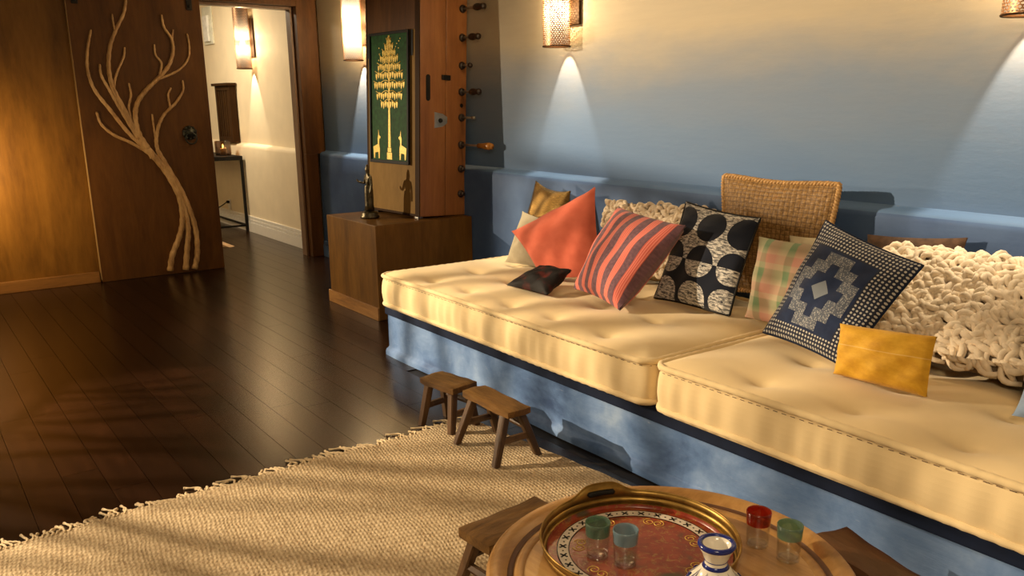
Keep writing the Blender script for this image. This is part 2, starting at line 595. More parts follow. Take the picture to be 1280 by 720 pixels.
def c_circles(k, u, v, uv):
    a = k.math('MULTIPLY', k.math('ADD', u, 0.06), 2.55)
    b = k.math('MULTIPLY', k.math('ADD', v, 0.10), 2.75)
    fx = k.math('SUBTRACT', k.math('FRACT', a), 0.5)
    fy = k.math('SUBTRACT', k.math('FRACT', b), 0.5)
    d = k.math('SQRT', k.math('ADD', k.math('MULTIPLY', fx, fx), k.math('MULTIPLY', fy, fy)))
    inc = k.math('LESS_THAN', d, 0.44)
    up = k.math('GREATER_THAN', v, 0.445)
    x = k.math('ABSOLUTE', k.math('SUBTRACT', inc, up))
    # x = 1 -> mottled, 0 -> navy
    return k.mix(x, (0.006, 0.009, 0.020), ikat(k, uv))


M['circles'] = cloth('indigo_circle_print', c_circles)


def c_patch(k, u, v, uv):
    uu = k.math('SUBTRACT', u, 0.46)
    vv = k.math('SUBTRACT', v, 0.46)
    au = k.math('ABSOLUTE', uu)
    av = k.math('ABSOLUTE', vv)
    navy = k.ramp(k.noise(uv, 9, 3), [(0.3, (0.009, 0.017, 0.052)), (0.7, (0.016, 0.030, 0.080))])
    # dotted border
    dx = k.math('SUBTRACT', k.math('FRACT', k.math('MULTIPLY', u, 31)), 0.5)
    dy = k.math('SUBTRACT', k.math('FRACT', k.math('MULTIPLY', v, 31)), 0.5)
    dot = k.math('LESS_THAN', k.math('ADD', k.math('MULTIPLY', dx, dx), k.math('MULTIPLY', dy, dy)), 0.085)
    border = k.mix(dot, (0.018, 0.023, 0.045), (0.50, 0.48, 0.44))
    isb = k.math('GREATER_THAN', k.math('MAXIMUM', au, av), 0.34)
    # stepped ring
    qi = k.math('ROUND', k.math('MULTIPLY', uu, 11.0))
    qj = k.math('ROUND', k.math('MULTIPLY', vv, 11.0))
    m = k.math('ADD', k.math('ABSOLUTE', qi), k.math('ABSOLUTE', qj))
    mx = k.math('MAXIMUM', k.math('ABSOLUTE', qi), k.math('ABSOLUTE', qj))
    ring = k.math('MULTIPLY', k.math('GREATER_THAN', m, 2.5), k.math('LESS_THAN', m, 4.5))
    ring = k.math('MULTIPLY', ring, k.math('LESS_THAN', mx, 3.5))
    patch = k.ramp(k.voro(uv, 75.0), [(0.15, (0.42, 0.42, 0.42)), (0.5, (0.10, 0.115, 0.15))])
    cen = k.math('LESS_THAN', k.math('ADD', au, av), 0.085)
    cc = k.mix(ring, navy, patch)
    cc = k.mix(cen, cc, (0.22, 0.25, 0.29))
    return k.mix(isb, cc, border)


M['patch'] = cloth('indigo_patchwork', c_patch)


def c_plaid(k, u, v, uv):
    fu = k.ramp(k.math('FRACT', k.math('MULTIPLY', u, 2.4)), [(0.0, (0.55, 0.34, 0.25)), (0.2, (0.58, 0.47, 0.31)), (0.36, (0.58, 0.47, 0.31)), (0.40, (0.15, 0.25, 0.13)), (0.62, (0.20, 0.29, 0.16)), (0.66, (0.57, 0.26, 0.20)), (0.9, (0.57, 0.30, 0.23))])
    fv = k.ramp(k.math('FRACT', k.math('MULTIPLY', v, 2.8)), [(0.0, (0.57, 0.29, 0.22)), (0.28, (0.57, 0.32, 0.24)), (0.32, (0.56, 0.46, 0.30)), (0.55, (0.15, 0.25, 0.13)), (0.78, (0.22, 0.31, 0.17)), (0.82, (0.54, 0.45, 0.30))])
    return k.mix(0.5, fu, fv)


M['plaid'] = cloth('faded_plaid', c_plaid)


def wicker_mat():
    k = NT('woven_seagrass')
    uv = k.coords('UV')
    n = k.noise(uv, 40, 4, 0.7)
    c = k.ramp(n, [(0.3, (0.12, 0.060, 0.017)), (0.5, (0.25, 0.138, 0.043)), (0.72, (0.40, 0.245, 0.09))])
    x, y, _ = k.sep(uv)
    a = k.math('ABSOLUTE', k.math('SUBTRACT', k.math('FRACT', k.math('MULTIPLY', x, 26)), 0.5))
    b = k.math('ABSOLUTE', k.math('SUBTRACT', k.math('FRACT', k.math('MULTIPLY', y, 26)), 0.5))
    g = k.math('GREATER_THAN', k.math('MAXIMUM', a, b), 0.43)
    c = k.mix(k.math('MULTIPLY', g, 0.7), c, (0.06, 0.025, 0.008))
    k.bump(n, 0.4, 0.003)
    return k.fin(c, 0.55, 0, 0.35)


M['wicker'] = wicker_mat()
M['wicker_rim'] = plain('seagrass_rim', (0.42, 0.24, 0.085), 0.6, var=0.3, scale=60, bump=0.4)


def sconce_mats():
    k = NT('pierced_copper')
    uv = k.coords('UV')
    x, y, _ = k.sep(uv)
    row = k.math('MULTIPLY', y, 92.0)
    xs = k.math('ADD', k.math('MULTIPLY', x, 32.0), k.math('MULTIPLY', k.math('FLOOR', row), 0.5))
    fx = k.math('SUBTRACT', k.math('FRACT', xs), 0.5)
    fy = k.math('SUBTRACT', k.math('FRACT', row), 0.5)
    d = k.math('ADD', k.math('MULTIPLY', fx, fx), k.math('MULTIPLY', fy, fy))
    hole = k.math('LESS_THAN', d, 0.13)
    k.fin((0.40, 0.20, 0.10), 0.4, 0.8)
    tr = k.node('ShaderNodeBsdfTransparent')
    mx = k.node('ShaderNodeMixShader')
    k.put(mx.inputs[0], hole)
    k.put(mx.inputs[1], k.b.outputs[0])
    k.put(mx.inputs[2], tr.outputs[0])
    k.put(k.out.inputs[0], mx.outputs[0])
    M['pierced'] = k.m
    k = NT('shade_liner')
    t = k.node('ShaderNodeBsdfTranslucent')
    t.inputs[0].default_value = (0.05, 0.044, 0.035, 1)
    tr = k.node('ShaderNodeBsdfTransparent')
    tr.inputs[0].default_value = (1.0, 0.85, 0.62, 1)
    mx = k.node('ShaderNodeMixShader')
    mx.inputs[0].default_value = 0.24
    k.put(mx.inputs[1], t.outputs[0])
    k.put(mx.inputs[2], tr.outputs[0])
    k.put(k.out.inputs[0], mx.outputs[0])
    M['liner'] = k.m


sconce_mats()


def glass_mat(name, tint, body=0.0, bodycol=(1, 1, 1)):
    """thin-walled glass: transparent with a fresnel gloss; body = share of painted, light scattering colour"""
    k = NT(name)
    tr = k.node('ShaderNodeBsdfTransparent')
    tr.inputs[0].default_value = (*tint, 1)
    gl = k.node('ShaderNodeBsdfGlossy')
    gl.inputs['Roughness'].default_value = 0.15
    lw = k.node('ShaderNodeLayerWeight')
    lw.inputs[0].default_value = 0.5
    fac = k.math('ADD', 0.075, k.math('MULTIPLY', k.math('POWER', lw.outputs['Facing'], 4.0), 0.6))
    base = tr.outputs[0]
    if body > 0:
        df = k.node('ShaderNodeBsdfDiffuse')
        df.inputs[0].default_value = (*bodycol, 1)
        m0 = k.node('ShaderNodeMixShader')
        m0.inputs[0].default_value = body
        k.put(m0.inputs[1], base)
        k.put(m0.inputs[2], df.outputs[0])
        base = m0.outputs[0]
    mx = k.node('ShaderNodeMixShader')
    k.put(mx.inputs[0], fac)
    k.put(mx.inputs[1], base)
    k.put(mx.inputs[2], gl.outputs[0])
    k.put(k.out.inputs[0], mx.outputs[0])
    return k.m


M['glass'] = glass_mat('clear_glass', (0.975, 0.97, 0.95))
M['glass_smoke'] = glass_mat('smoky_glass', (0.55, 0.42, 0.28))

# ------------------------------------------------------------------ the setting
YW, YU, ZL = 3.22, 3.29, 0.973          # dado face, upper wall face, ledge height
XE = -7.45                              # end wall face
CEIL = 2.9


def dado_profile(mb, x0, x1, thick=0.15):
    """main wall with a rounded dado ledge, extruded along X"""
    prof = [(YW, 0.0), (YW, 0.62), (YW + 0.004, 0.80), (YW + 0.006, 0.935), (YW + 0.012, 0.958), (YW + 0.026, 0.970), (YU - 0.012, ZL + 0.002), (YU, ZL + 0.012), (YU, 1.4), (YU, CEIL)]
    n = max(2, int((x1 - x0) / 0.25))
    P = []
    rnd = random.Random(3)
    for i in range(n + 1):
        x = x0 + (x1 - x0) * i / n
        w = 0.004 * math.sin(x * 1.7) + 0.003 * math.sin(x * 4.1 + 1)
        P.append([Vector((x, y + (w if 0 < j < 6 else 0), z + (w if 2 < j < 8 else 0))) for j, (y, z) in enumerate(prof)])
    mb.grid(P)
    # back and ends
    b = [(x0, YU + thick, 0), (x1, YU + thick, 0), (x1, YU + thick, CEIL), (x0, YU + thick, CEIL)]
    mb.add(b, [(0, 1, 2, 3)])
    return mb


struct('wall_back', dado_profile(MB(), -7.41, 3.0), M['wall'], 'auto')
struct('wall_hall', dado_profile(MB(), -13.0, -7.61), M['hall'], 'auto')
# floor: sub floor with planks laid on it
mb = MB()
mb.box((-13, -4.5, -0.06), (3.0, 3.3, -0.006))
floor = struct('floor', mb, M['subfloor'])
PLANK = {}


def plank_mesh(L, W, h=0.006):
    key = (round(L, 2), round(W, 3))
    if key not in PLANK:
        g = 0.0010
        x0, x1, y0, y1 = -L / 2 + g, L / 2 - g, -W / 2 + g, W / 2 - g
        m_ = MB()
        vs = [(x0, y0, -h), (x1, y0, -h), (x1, y1, -h), (x0, y1, -h), (x0, y0, 0), (x1, y0, 0), (x1, y1, 0), (x0, y1, 0)]
        fs = [(4, 5, 6, 7)] + [(i, (i + 1) % 4, 4 + (i + 1) % 4, 4 + i) for i in range(4)]
        m_.add(vs, fs)
        me = bpy.data.meshes.new('plank')
        me.from_pydata([tuple(p) for p in m_.v], [], m_.f)
        me.materials.append(M['plank'])
        PLANK[key] = me
    return PLANK[key]


PW = 0.1315
rnd = random.Random(11)
for k_ in range(-13, 23):
    yc = 0.230 + PW * (k_ + 0.5)
    xs, xe = -12.2 if yc > 1.2 else -7.42, (-2.75 if yc < 1.9 else (-0.9 if yc < 2.12 else -4.0))
    x = xs - rnd.random() * 0.8
    while x < xe:
        L = rnd.choice((1.35, 1.6, 1.85, 2.1))
        o = bpy.data.objects.new('plank', plank_mesh(L, PW))
        COL.objects.link(o)
        if x + L < -12.9:
            x += L
            continue
        o.location = (x + L / 2, yc, 0)
        o.parent = floor
        x += L
struct('ceiling', MB().box((-13, -4.5, CEIL), (3.0, 3.45, CEIL + 0.1)), M['ceiling'])
struct('wall_right', MB().box((3.0, -4.5, 0), (3.12, 3.45, CEIL)), M['hall'])
struct('wall_front', MB().box((-13, -4.62, 0), (3.0, -4.5, CEIL)), M['hall'])
struct('wall_hall_end', MB().box((-13.1, -4.5, 0), (-13.0, 3.45, CEIL)), M['hall'])
struct('wall_hall_front', MB().box((-13, 0.8, 0), (-7.62, 0.9, CEIL)), M['hall'])
# end wall with the doorway (opening Y 1.3 .. 3.12, up to z 2.245)
mb = MB()
mb.box((XE - 0.15, -4.5, 0), (XE, 1.30, CEIL))
mb.box((XE - 0.15, 1.30, 2.26), (XE, 3.28, CEIL))
struct('wall_left', mb, M['panel'])
# casing round the doorway
mb = MB()
mb.box((XE - 0.16, 3.098, 0), (XE + 0.035, 3.213, 0.96), 0.004)
mb.box((XE - 0.16, 3.098, 0.96), (XE + 0.035, 3.285, 2.42), 0.004)
mb.box((XE - 0.16, 1.30, 2.245), (XE + 0.035, 3.098, 2.42), 0.004)
trim1 = struct('trim_1', mb, M['casing'])
mb = MB()
mb.box((XE - 0.155, 3.074, 0), (XE - 0.055, 3.0975, 2.244), 0.003)
mb.box((XE - 0.155, 1.30, 2.222), (XE - 0.055, 3.073, 2.2445), 0.003)
lin = mb.build('door_stop', M['lining'], trim1)
# skirtings
mb = MB()
mb.box((XE, -4.4, 0.0), (XE + 0.04, 1.262, 0.088), 0.004)
struct('baseboard_left', mb, M['skirt_wood'])


def skirting(mb, x0, x1, y, steps):
    for (t, z0, z1) in steps:
        mb.box((x0, y - t, z0), (x1, y, z1), 0.002)
    return mb


struct('baseboard_hall', skirting(MB(), -12.9, -7.62, YW - 0.001, [(0.02, 0, 0.11), (0.016, 0.114, 0.145), (0.011, 0.149, 0.18)]), M['white'])
struct('baseboard_back', skirting(MB(), -7.40, -5.66, YW - 0.001, [(0.02, 0, 0.11), (0.014, 0.113, 0.15)]), M['bench'])

# ------------------------------------------------------------------ barn door with carved tree
XD = -7.40
door = struct('door_1', MB().box((XD - 0.045, 1.275, 0.002), (XD, 2.262, 2.40), 0.002), M['door'])
tag(door, 'dark wooden sliding door with a carved tree relief, left of the doorway')
MB().box((XD - 0.043, 1.271, 0.02), (XD + 0.001, 1.2748, 2.39)).build('lit_edge_strip', M['door_lit_edge'], door)  # thin pale strip painting the lit door edge
BR = [
    (.030, .020, [(1.8, .031), (1.832, .162), (1.906, .318), (1.945, .459), (1.94, .639), (1.874, .819), (1.79, .962), (1.704, 1.068), (1.665, 1.153)]),
    (.030, .020, [(1.928, .024), (1.957, .203), (1.983, .383), (1.967, .565), (1.904, .783), (1.821, .944), (1.742, 1.06), (1.697, 1.152)]),
    (.030, .022, [(2.001, .024), (2.037, .158), (2.045, .341), (2.015, .525), (1.958, .709), (1.87, .907), (1.806, 1.047)]),
    (.020, .011, [(1.69, 1.085), (1.592, 1.205), (1.488, 1.371), (1.399, 1.516), (1.366, 1.658), (1.382, 1.815), (1.425, 1.971)]),
    (.018, .011, [(1.759, .981), (1.732, 1.026), (1.613, 1.111), (1.495, 1.174), (1.413, 1.258), (1.389, 1.356)]),
    (.020, .010, [(1.69, 1.085), (1.627, 1.238), (1.553, 1.403), (1.505, 1.516), (1.458, 1.628), (1.456, 1.717)]),
    (.024, .012, [(1.673, 1.136), (1.607, 1.337), (1.54, 1.5), (1.52, 1.597), (1.52, 1.724), (1.552, 1.868), (1.605, 1.98), (1.675, 2.109), (1.7, 2.223), (1.69, 2.31)]),
    (.010, .008, [(1.595, 1.973), (1.589, 2.026), (1.588, 2.094)]),
    (.012, .009, [(1.535, 1.517), (1.551, 1.597), (1.585, 1.678), (1.636, 1.775), (1.651, 1.849)]),
    (.014, .009, [(1.667, 1.17), (1.638, 1.271), (1.629, 1.386), (1.656, 1.485), (1.65, 1.576)]),
    (.028, .011, [(1.735, 1.06), (1.683, 1.17), (1.667, 1.303), (1.695, 1.419), (1.77, 1.518), (1.878, 1.618), (1.97, 1.718), (2.015, 1.835), (2.009, 1.933), (1.963, 2.013), (1.954, 2.109)]),
    (.011, .008, [(2.017, 1.907), (2.019, 1.934), (2.033, 2.0)]),
    (.012, .009, [(1.89, 1.641), (1.913, 1.734), (1.875, 1.798), (1.874, 1.879)]),
    (.012, .009, [(1.86, 1.601), (1.945, 1.635), (2.049, 1.687), (2.125, 1.772), (2.146, 1.873), (2.139, 1.972)]),
    (.020, .010, [(1.811, 1.03), (1.807, 1.115), (1.836, 1.233), (1.896, 1.334), (1.988, 1.418), (2.059, 1.519), (2.064, 1.603)]),
    (.011, .009, [(1.941, 1.381), (1.943, 1.401), (1.939, 1.485), (1.968, 1.542)]),
    (.011, .008, [(1.807, 1.115), (1.804, 1.149), (1.799, 1.251), (1.798, 1.335)]),
]
for r0, r1, pl in BR:
    path = smooth_path([(XD + 0.006, y, z) for y, z in pl], 7)
    n = len(path)
    rr = [.84 * (r0 + (r1 - r0) * i / (n - 1)) * (1 + 0.10 * math.sin(i * 1.9)) for i in range(n)]
    rr[-1] *= 0.75
    MB().tube(path, rr, 8).build('branch', M['branch'], door, True)
hx, hy, hz = XD, 2.079, 1.177
mb = MB()
Mk = Matrix.Translation((hx, hy, hz)) @ Matrix.Rotation(PI / 2, 4, 'Y')
mb.lathe([(0.0, 0.034), (0.018, 0.033), (0.030, 0.026), (0.042, 0.018), (0.052, 0.012), (0.058, 0.0)], 20, M=Mk)
for a in range(10):
    mb.box((-0.009, -0.009, -0.004), (0.009, 0.009, 0.02), 0.003, Mk @ Matrix.Rotation(a * PI / 5, 4, 'Z') @ Matrix.Translation((0.05, 0, 0)))
kn = mb.build('knocker_boss', M['verdigris'], door, True)
ring = [(hx + 0.035, hy + 0.045 * math.sin(a), hz - 0.045 + 0.045 * math.cos(a)) for a in [2 * PI * i / 24 for i in range(24)]]
MB().tube(ring, 0.0065, 8, closed=True).build('knocker_ring', M['verdigris'], kn, True)
for y in (1.336, 2.177):
    mb = MB()
    mb.box((XD, y - 0.022, 2.155), (XD + 0.012, y + 0.022, 2.40), 0.003)
    mb.lathe([(0.0, 0.012), (0.012, 0.010), (0.014, 0.0)], 10, M=Matrix.Translation((XD + 0.012, y, 2.185)) @ Matrix.Rotation(PI / 2, 4, 'Y'))
    mb.build('hanger', M['iron'], door)

# ------------------------------------------------------------------ bench (built-in plastered base) and mattresses
YB = 2.156
bench = thing('bench', 'long low plastered bench base painted mottled blue, under the mattresses', 'bench', (-1.8, 2.7, 0))
mb = MB()
P = []
prof = [(YB - 0.024, 0.0), (YB - 0.024, 0.022), (YB - 0.018, 0.034), (YB - 0.004, 0.042), (YB, 0.05), (YB, 0.12), (YB + 0.001, 0.238)]
x0, x1 = -4.152, 0.6
n = 60
for i in range(n + 1):
    x = x0 + (x1 - x0) * i / n
    w = 0.003 * math.sin(x * 5.3) + 0.002 * math.sin(x * 13)
    P.append([Vector((x, y + w * (1 if 0 < j else 1), z)) for j, (y, z) in enumerate(prof)])
mb.grid(P)
mb.add([(x0, YB, 0), (x0, YW - 0.025, 0), (x0, YW - 0.025, 0.238), (x0, YB, 0.238)], [(0, 1, 2, 3)])
mb.add([(x1, YB, 0), (x1, YW - 0.025, 0), (x1, YW - 0.025, 0.238), (x1, YB, 0.238)], [(0, 1, 2, 3)])
mb.add([(x0, YB + 0.001, 0.238), (x1, YB + 0.001, 0.238), (x1, YW - 0.025, 0.238), (x0, YW - 0.025, 0.238)], [(0, 1, 2, 3)])
mb.build('base', M['bench'], bench, world=True, smooth='auto')
MB().box((x0 - 0.005, YB - 0.016, 0.2385), (x1, YW - 0.026, 0.303), 0.006).build('platform_board', M['navy_board'], bench, world=True)

ZM0, ZM1 = 0.304, 0.483


def mattress(x0, x1, tufts, label):
    y0, y1 = 2.100, 3.178
    cx, cy = (x0 + x1) / 2, (y0 + y1) / 2
    t = thing('mattress', label, 'mattress', (cx, cy, ZM0), group='tufted mattresses on the blue bench')
    a, b = (x1 - x0) / 2, (y1 - y0) / 2
    r = 0.055

    def rr(x, y):
        sx, sy = (1 if x >= 0 else -1), (1 if y >= 0 else -1)
        dx, dy = abs(x) - (a - r), abs(y) - (b - r)
        if dx > 0 and dy > 0:
            ex, ey = dx / r, dy / r
            dx, dy = r * ex * math.sqrt(1 - ey * ey / 2), r * ey * math.sqrt(1 - ex * ex / 2)
            return sx * (a - r + dx), sy * (b - r + dy)
        return x, y

    def ztop(x, y):
        e = min(a - abs(x), b - abs(y))
        z = ZM1 - ZM0 + 0.040 * (1 - math.exp(-max(e, 0) / 0.07)) - 0.004
        for (tx, ty) in tufts:
            d2 = (x - tx) ** 2 + (y - ty) ** 2
            if d2 < 0.16:
                d = math.sqrt(d2)
                z -= 0.026 * math.exp(-d / 0.05) + 0.011 * math.exp(-d2 / 0.02)
                # radiating gathers toward neighbours
                z -= 0.008 * math.exp(-(y - ty) ** 2 / 0.0006) * math.exp(-abs(x - tx) / 0.10)
        z += 0.003 * math.sin(x * 9 + y * 4) * math.sin(y * 11)
        return z
    nx, ny = int((x1 - x0) / 0.016), int((y1 - y0) / 0.018)
    mb = MB()
    G = []
    for i in range(nx + 1):
        row = []
        for j in range(ny + 1):
            X, Y = rr(-a + 2 * a * i / nx, -b + 2 * b * j / ny)
            row.append(Vector((X, Y, ztop(X, Y))))
        G.append(row)
    mb.grid(G)
    # boundary loop
    loop = [G[i][0] for i in range(nx)] + [G[nx][j] for j in range(ny)] + [G[i][ny] for i in range(nx, 0, -1)] + [G[0][j] for j in range(ny, 0, -1)]
    N = len(loop)
    rings = []
    rs = 9
    lens = [0.0]
    for i in range(1, N):
        lens.append(lens[-1] + (loop[i] - loop[i - 1]).length)
    for q in range(rs + 1):
        f = q / rs
        ringp = []
        for i in range(N):
            p = loop[i]
            nrm = (loop[(i + 1) % N] - loop[i - 1])
            nrm = Vector((nrm.y, -nrm.x, 0)).normalized()
            s = lens[i]
            bul = 0.016 * math.sin(PI * f) ** 0.7 + 0.0035 * math.sin(PI * f) * (math.sin(s * 75 + 2 * math.sin(s * 9)) + 0.6 * math.sin(s * 31))
            sag = 0.006 * math.sin(s * 3.1) * f
            ringp.append(Vector((p.x, p.y, 0)) + nrm * bul + Vector((0, 0, p.z * (1 - f) + sag * (1 - f))))
        rings.append(ringp)
    for q in range(rs):
        vs = rings[q] + rings[q + 1]
        mb.add(vs, [(i, N + i, N + (i + 1) % N, (i + 1) % N) for i in range(N)])
    mb.add(rings[-1], [tuple(range(N))])
    body = mb.build('mattress_body', M['mattress'], t, True)
    # rolled and stitched edges
    for zz, nm in ((ZM1 - ZM0 - 0.004, 'top_piping'), (0.018, 'bottom_piping')):
        pts, rad = [], []
        for i in range(N):
            p = loop[i]
            nrm = (loop[(i + 1) % N] - loop[i - 1])
            nrm = Vector((nrm.y, -nrm.x, 0)).normalized()
            s = lens[i]
            pts.append(Vector((p.x, p.y, zz + 0.003 * math.sin(s * 3.1))) + nrm * 0.007)
            rad.append(0.0125 + 0.0012 * math.sin(s * 2 * PI / 0.05))
        MB().tube(pts, rad, 8, closed=True).build(nm, M['mattress'], t, True)
    # hand stitching below the roll: short dark dashes
    mb = MB()
    for i in range(0, N, 2):
        p, p2 = loop[i], loop[(i + 1) % N]
        nrm = (p2 - p)
        nrm = Vector((nrm.y, -nrm.x, 0)).normalized()
        A = Vector((p.x, p.y, ZM1 - ZM0 - 0.021)) + nrm * 0.0085
        B = Vector((p2.x, p2.y, ZM1 - ZM0 - 0.021)) + nrm * 0.0085
        mb.tube([A, B], 0.0012, 5)
    st = mb.build('stitching', M['groove'], body)
    st['kind'] = 'stuff'
    return t


def grid_tufts(xs, ys, stagger=0.0):
    out = []
    for j, y in enumerate(ys):
        for x in xs:
            out.append((x + (stagger if j % 2 else 0), y))
    return out


rows = (2.235, 2.51, 2.79, 3.05)
mattress(-4.098, -2.036, [(x + 3.067, y - 2.65) for y in rows for x in (-3.74, -3.40, -3.04, -2.72, -2.38)],
         'cream tufted mattress on the far half of the blue bench, nearest the upright cabinet')
mattress(-1.990, 0.14, [(x + 0.925, y - 2.65) for y in rows for x in (-1.62, -1.28, -0.94, -0.60, -0.26)],
         'cream tufted mattress on the near half of the blue bench, under the mustard cushion')
# ------------------------------------------------------------------ cushions


def cushion(name, label, cs, T, mat, inset=0.05, N=26, piping=None, disp=None, group='cushions along the blue bench', pr=0.006, seed=0, power=0.5, backmat=None, rnd_=0.0):
    TL, TR, BR, BL = [Vector(c) for c in cs]
    c = (TL + TR + BR + BL) / 4
    zl = min(p.z for p in (TL, TR, BR, BL))
    t = thing(name, label, 'cushion', (c.x, c.y, zl), group=group)
    nrm = ((TR + BR - TL - BL).cross(TL + TR - BL - BR)).normalized()
    rn = random.Random(seed + 5)
    ph = [rn.random() * 6 for _ in range(6)]

    def pos(u, v, side):
        x = u * (1 - inset * (1 - v * v) * abs(u) ** 2)
        y = v * (1 - inset * (1 - u * u) * abs(v) ** 2)
        if rnd_:
            x, y = x * math.sqrt(1 - rnd_ * y ** 4), y * math.sqrt(1 - rnd_ * x ** 4)
        s, w = (x + 1) / 2, (y + 1) / 2
        p = BL * (1 - s) * (1 - w) + BR * s * (1 - w) + TR * s * w + TL * (1 - s) * w
        prof = max(0.0, (1 - u * u) * (1 - v * v)) ** power
        th = T * prof
        wr = 0.006 * prof ** 0.5 * (math.sin(5 * u + 3 * v + ph[0]) * math.sin(4 * v - 2 * u + ph[1]) + 0.6 * math.sin(9 * u - 6 * v + ph[2]))
        # gathers running in from the corners
        cr = 0.004 * math.exp(-((abs(u) - abs(v)) ** 2) / 0.006) * max(0, (abs(u) - 0.55)) * 3
        d = disp(u, v) * min(1, prof * 3) if disp else 0.0
        q = p + nrm * (side * (th + wr + cr + d))
        q.z = max(q.z, 0.5225 + 0.002 * u)
        return q
    mb = MB()
    for side in (1, -1):
        G = [[pos(-1 + 2 * i / N, -1 + 2 * j / N, side) for j in range(N + 1)] for i in range(N + 1)]
        f0 = len(mb.f)
        mb.grid(G, flip=(side < 0))
        q = f0
        for i in range(N):
            for j in range(N):
                uv = [(i / N, j / N), ((i + 1) / N, j / N), ((i + 1) / N, (j + 1) / N), (i / N, (j + 1) / N)]
                mb.uv[q] = uv[::-1] if side < 0 else uv
                q += 1
        if backmat is not None:
            mb.build('cover' if side > 0 else 'back_cover', mat if side > 0 else backmat, t, True, world=True, normals=False)
            mb = MB()
    if backmat is None:
        mb.build('cover', mat, t, True, world=True, normals=False)
    if piping:
        edge = [pos(-1 + 2 * i / 40, 1, 0) for i in range(40)] + [pos(1, 1 - 2 * i / 40, 0) for i in range(40)] + [pos(1 - 2 * i / 40, -1, 0) for i in range(40)] + [pos(-1, -1 + 2 * i / 40, 0) for i in range(40)]
        if piping == 'braid':
            mb = MB()
            for k_ in range(2):
                E2 = []
                M_ = len(edge) * 3
                for i in range(M_):
                    a_, b_ = edge[i // 3], edge[(i // 3 + 1) % len(edge)]
                    p = a_.lerp(b_, (i % 3) / 3)
                    tdir = (b_ - a_).normalized()
                    sd = tdir.cross(nrm)
                    ang = i * 0.95 + k_ * PI
                    E2.append(p + (sd * math.cos(ang) + nrm * math.sin(ang)) * pr * 0.8)
                mb.tube(E2, pr, 6, closed=True)
            mb.build('braided_rim', M['wicker_rim'], t, True, world=True)
        else:
            MB().tube(edge, pr, 6, closed=True).build('piping', piping, t, True, world=True)
    return t


cushion('cushion', 'metallic gold cushion at the far left end of the row, behind the grey linen one',
        [(-3.927, 3.062, .955), (-3.640, 3.088, .915), (-3.52, 2.99, .54), (-3.98, 2.96, .53)], .065, M['gold'], inset=.13, seed=1)
cushion('cushion', 'small grey linen cushion standing in front of the gold cushion',
        [(-3.805, 2.87, .80), (-3.49, 2.89, .77), (-3.44, 2.775, .515), (-3.80, 2.735, .515)], .05, M['linen'], inset=.08, seed=2)
cushion('cushion', 'plain coral red cushion standing on one corner behind the small black cushion',
        [(-3.672, 2.693, 0.715), (-3.219, 2.898, 0.979), (-2.987, 2.74, 0.555), (-3.275, 2.596, 0.52)], .075, M['coral'], seed=3)
cushion('cushion', 'smallest cushion, black with dark red flecks, lying flat in front of the coral one',
        [(-3.20, 2.53, .610), (-2.98, 2.54, .625), (-2.97, 2.38, .525), (-3.27, 2.36, .525)], .042, M['blackred'], seed=4)
cushion('cushion', 'pink and purple striped cushion between the coral and the circle print ones',
        [(-2.921, 2.788, 0.912), (-2.423, 2.714, 0.883), (-2.536, 2.433, 0.528), (-2.916, 2.502, 0.548)], .10, M['stripe'], seed=5, power=.45)
cushion('cushion', 'navy cushion printed with large mottled circles, beside the striped one',
        [(-2.606, 2.915, .955), (-2.173, 2.895, .925), (-2.186, 2.74, .515), (-2.629, 2.745, .520)], .06, M['circles'], seed=6, piping=M['black'], pr=.005, backmat=M['creamc'])


def weave(u, v):
    a, b = (u + 1) * 13, (v + 1) * 13
    ia, ib = int(a), int(b)
    fa, fb = a - ia, b - ib
    s = 1 if (ia + ib) % 2 else -1
    return 0.0022 * (1 + s * math.cos(2 * PI * (fb - 0.5)) if s > 0 else 1 + math.cos(2 * PI * (fa - 0.5)))


cushion('cushion', 'tall woven seagrass cushion with a braided rim, leaning on the wall ledge',
        [(-2.585, 3.12, 1.085), (-1.935, 3.12, 1.085), (-1.92, 3.03, .55), (-2.50, 3.03, .54)], .05, M['wicker'], inset=.11, N=104, disp=weave, piping='braid', pr=.0075, seed=7, power=.62, rnd_=.13)
cushion('cushion', 'faded green and pink plaid cushion between the circle print and the navy patchwork ones',
        [(-2.152, 2.87, .853), (-1.80, 2.80, .866), (-1.80, 2.75, .53), (-2.14, 2.79, .515)], .045, M['plaid'], inset=.03, seed=8)
cushion('cushion', 'indigo patchwork cushion with a stepped ring and white dotted border',
        [(-1.795, 2.79, .965), (-1.358, 2.70, .868), (-1.478, 2.479, .525), (-1.866, 2.545, .553)], .075, M['patch'], seed=9, piping=M['navy_board'], pr=.004, N=32, backmat=M['creamc'])
cushion('cushion', 'small oblong mustard yellow cushion in front of the patchwork and chunky knit',
        [(-1.490, 2.45, .682), (-1.172, 2.46, .705), (-1.157, 2.41, .525), (-1.473, 2.405, .515)], .042, M['mustard'], inset=.025, seed=10, power=.4)
cushion('cushion', 'dark brown cushion mostly hidden behind the chunky knit cushion, near the ledge',
        [(-1.84, 3.17, .87), (-1.44, 3.17, .905), (-1.44, 3.12, .55), (-1.84, 3.12, .55)], .035, M['brownc'], seed=11)
cushion('cushion', 'cream cotton cushion whose corner peeks out behind the indigo patchwork cushion',
        [(-2.08, 2.98, .855), (-1.765, 2.96, .888), (-1.74, 2.92, .53), (-2.06, 2.94, .53)], .028, M['creamc'], seed=12)
cushion('cushion', 'light blue cushion cut by the right picture edge, in front of the chunky knit',
        [(-.985, 2.60, .80), (-.58, 2.60, .82), (-.56, 2.47, .515), (-.935, 2.47, .515)], .06, M['bluec'], inset=.14, seed=13)

# chunky knit cushions: a core and hundreds of fat yarn loops (one continuous yarn)


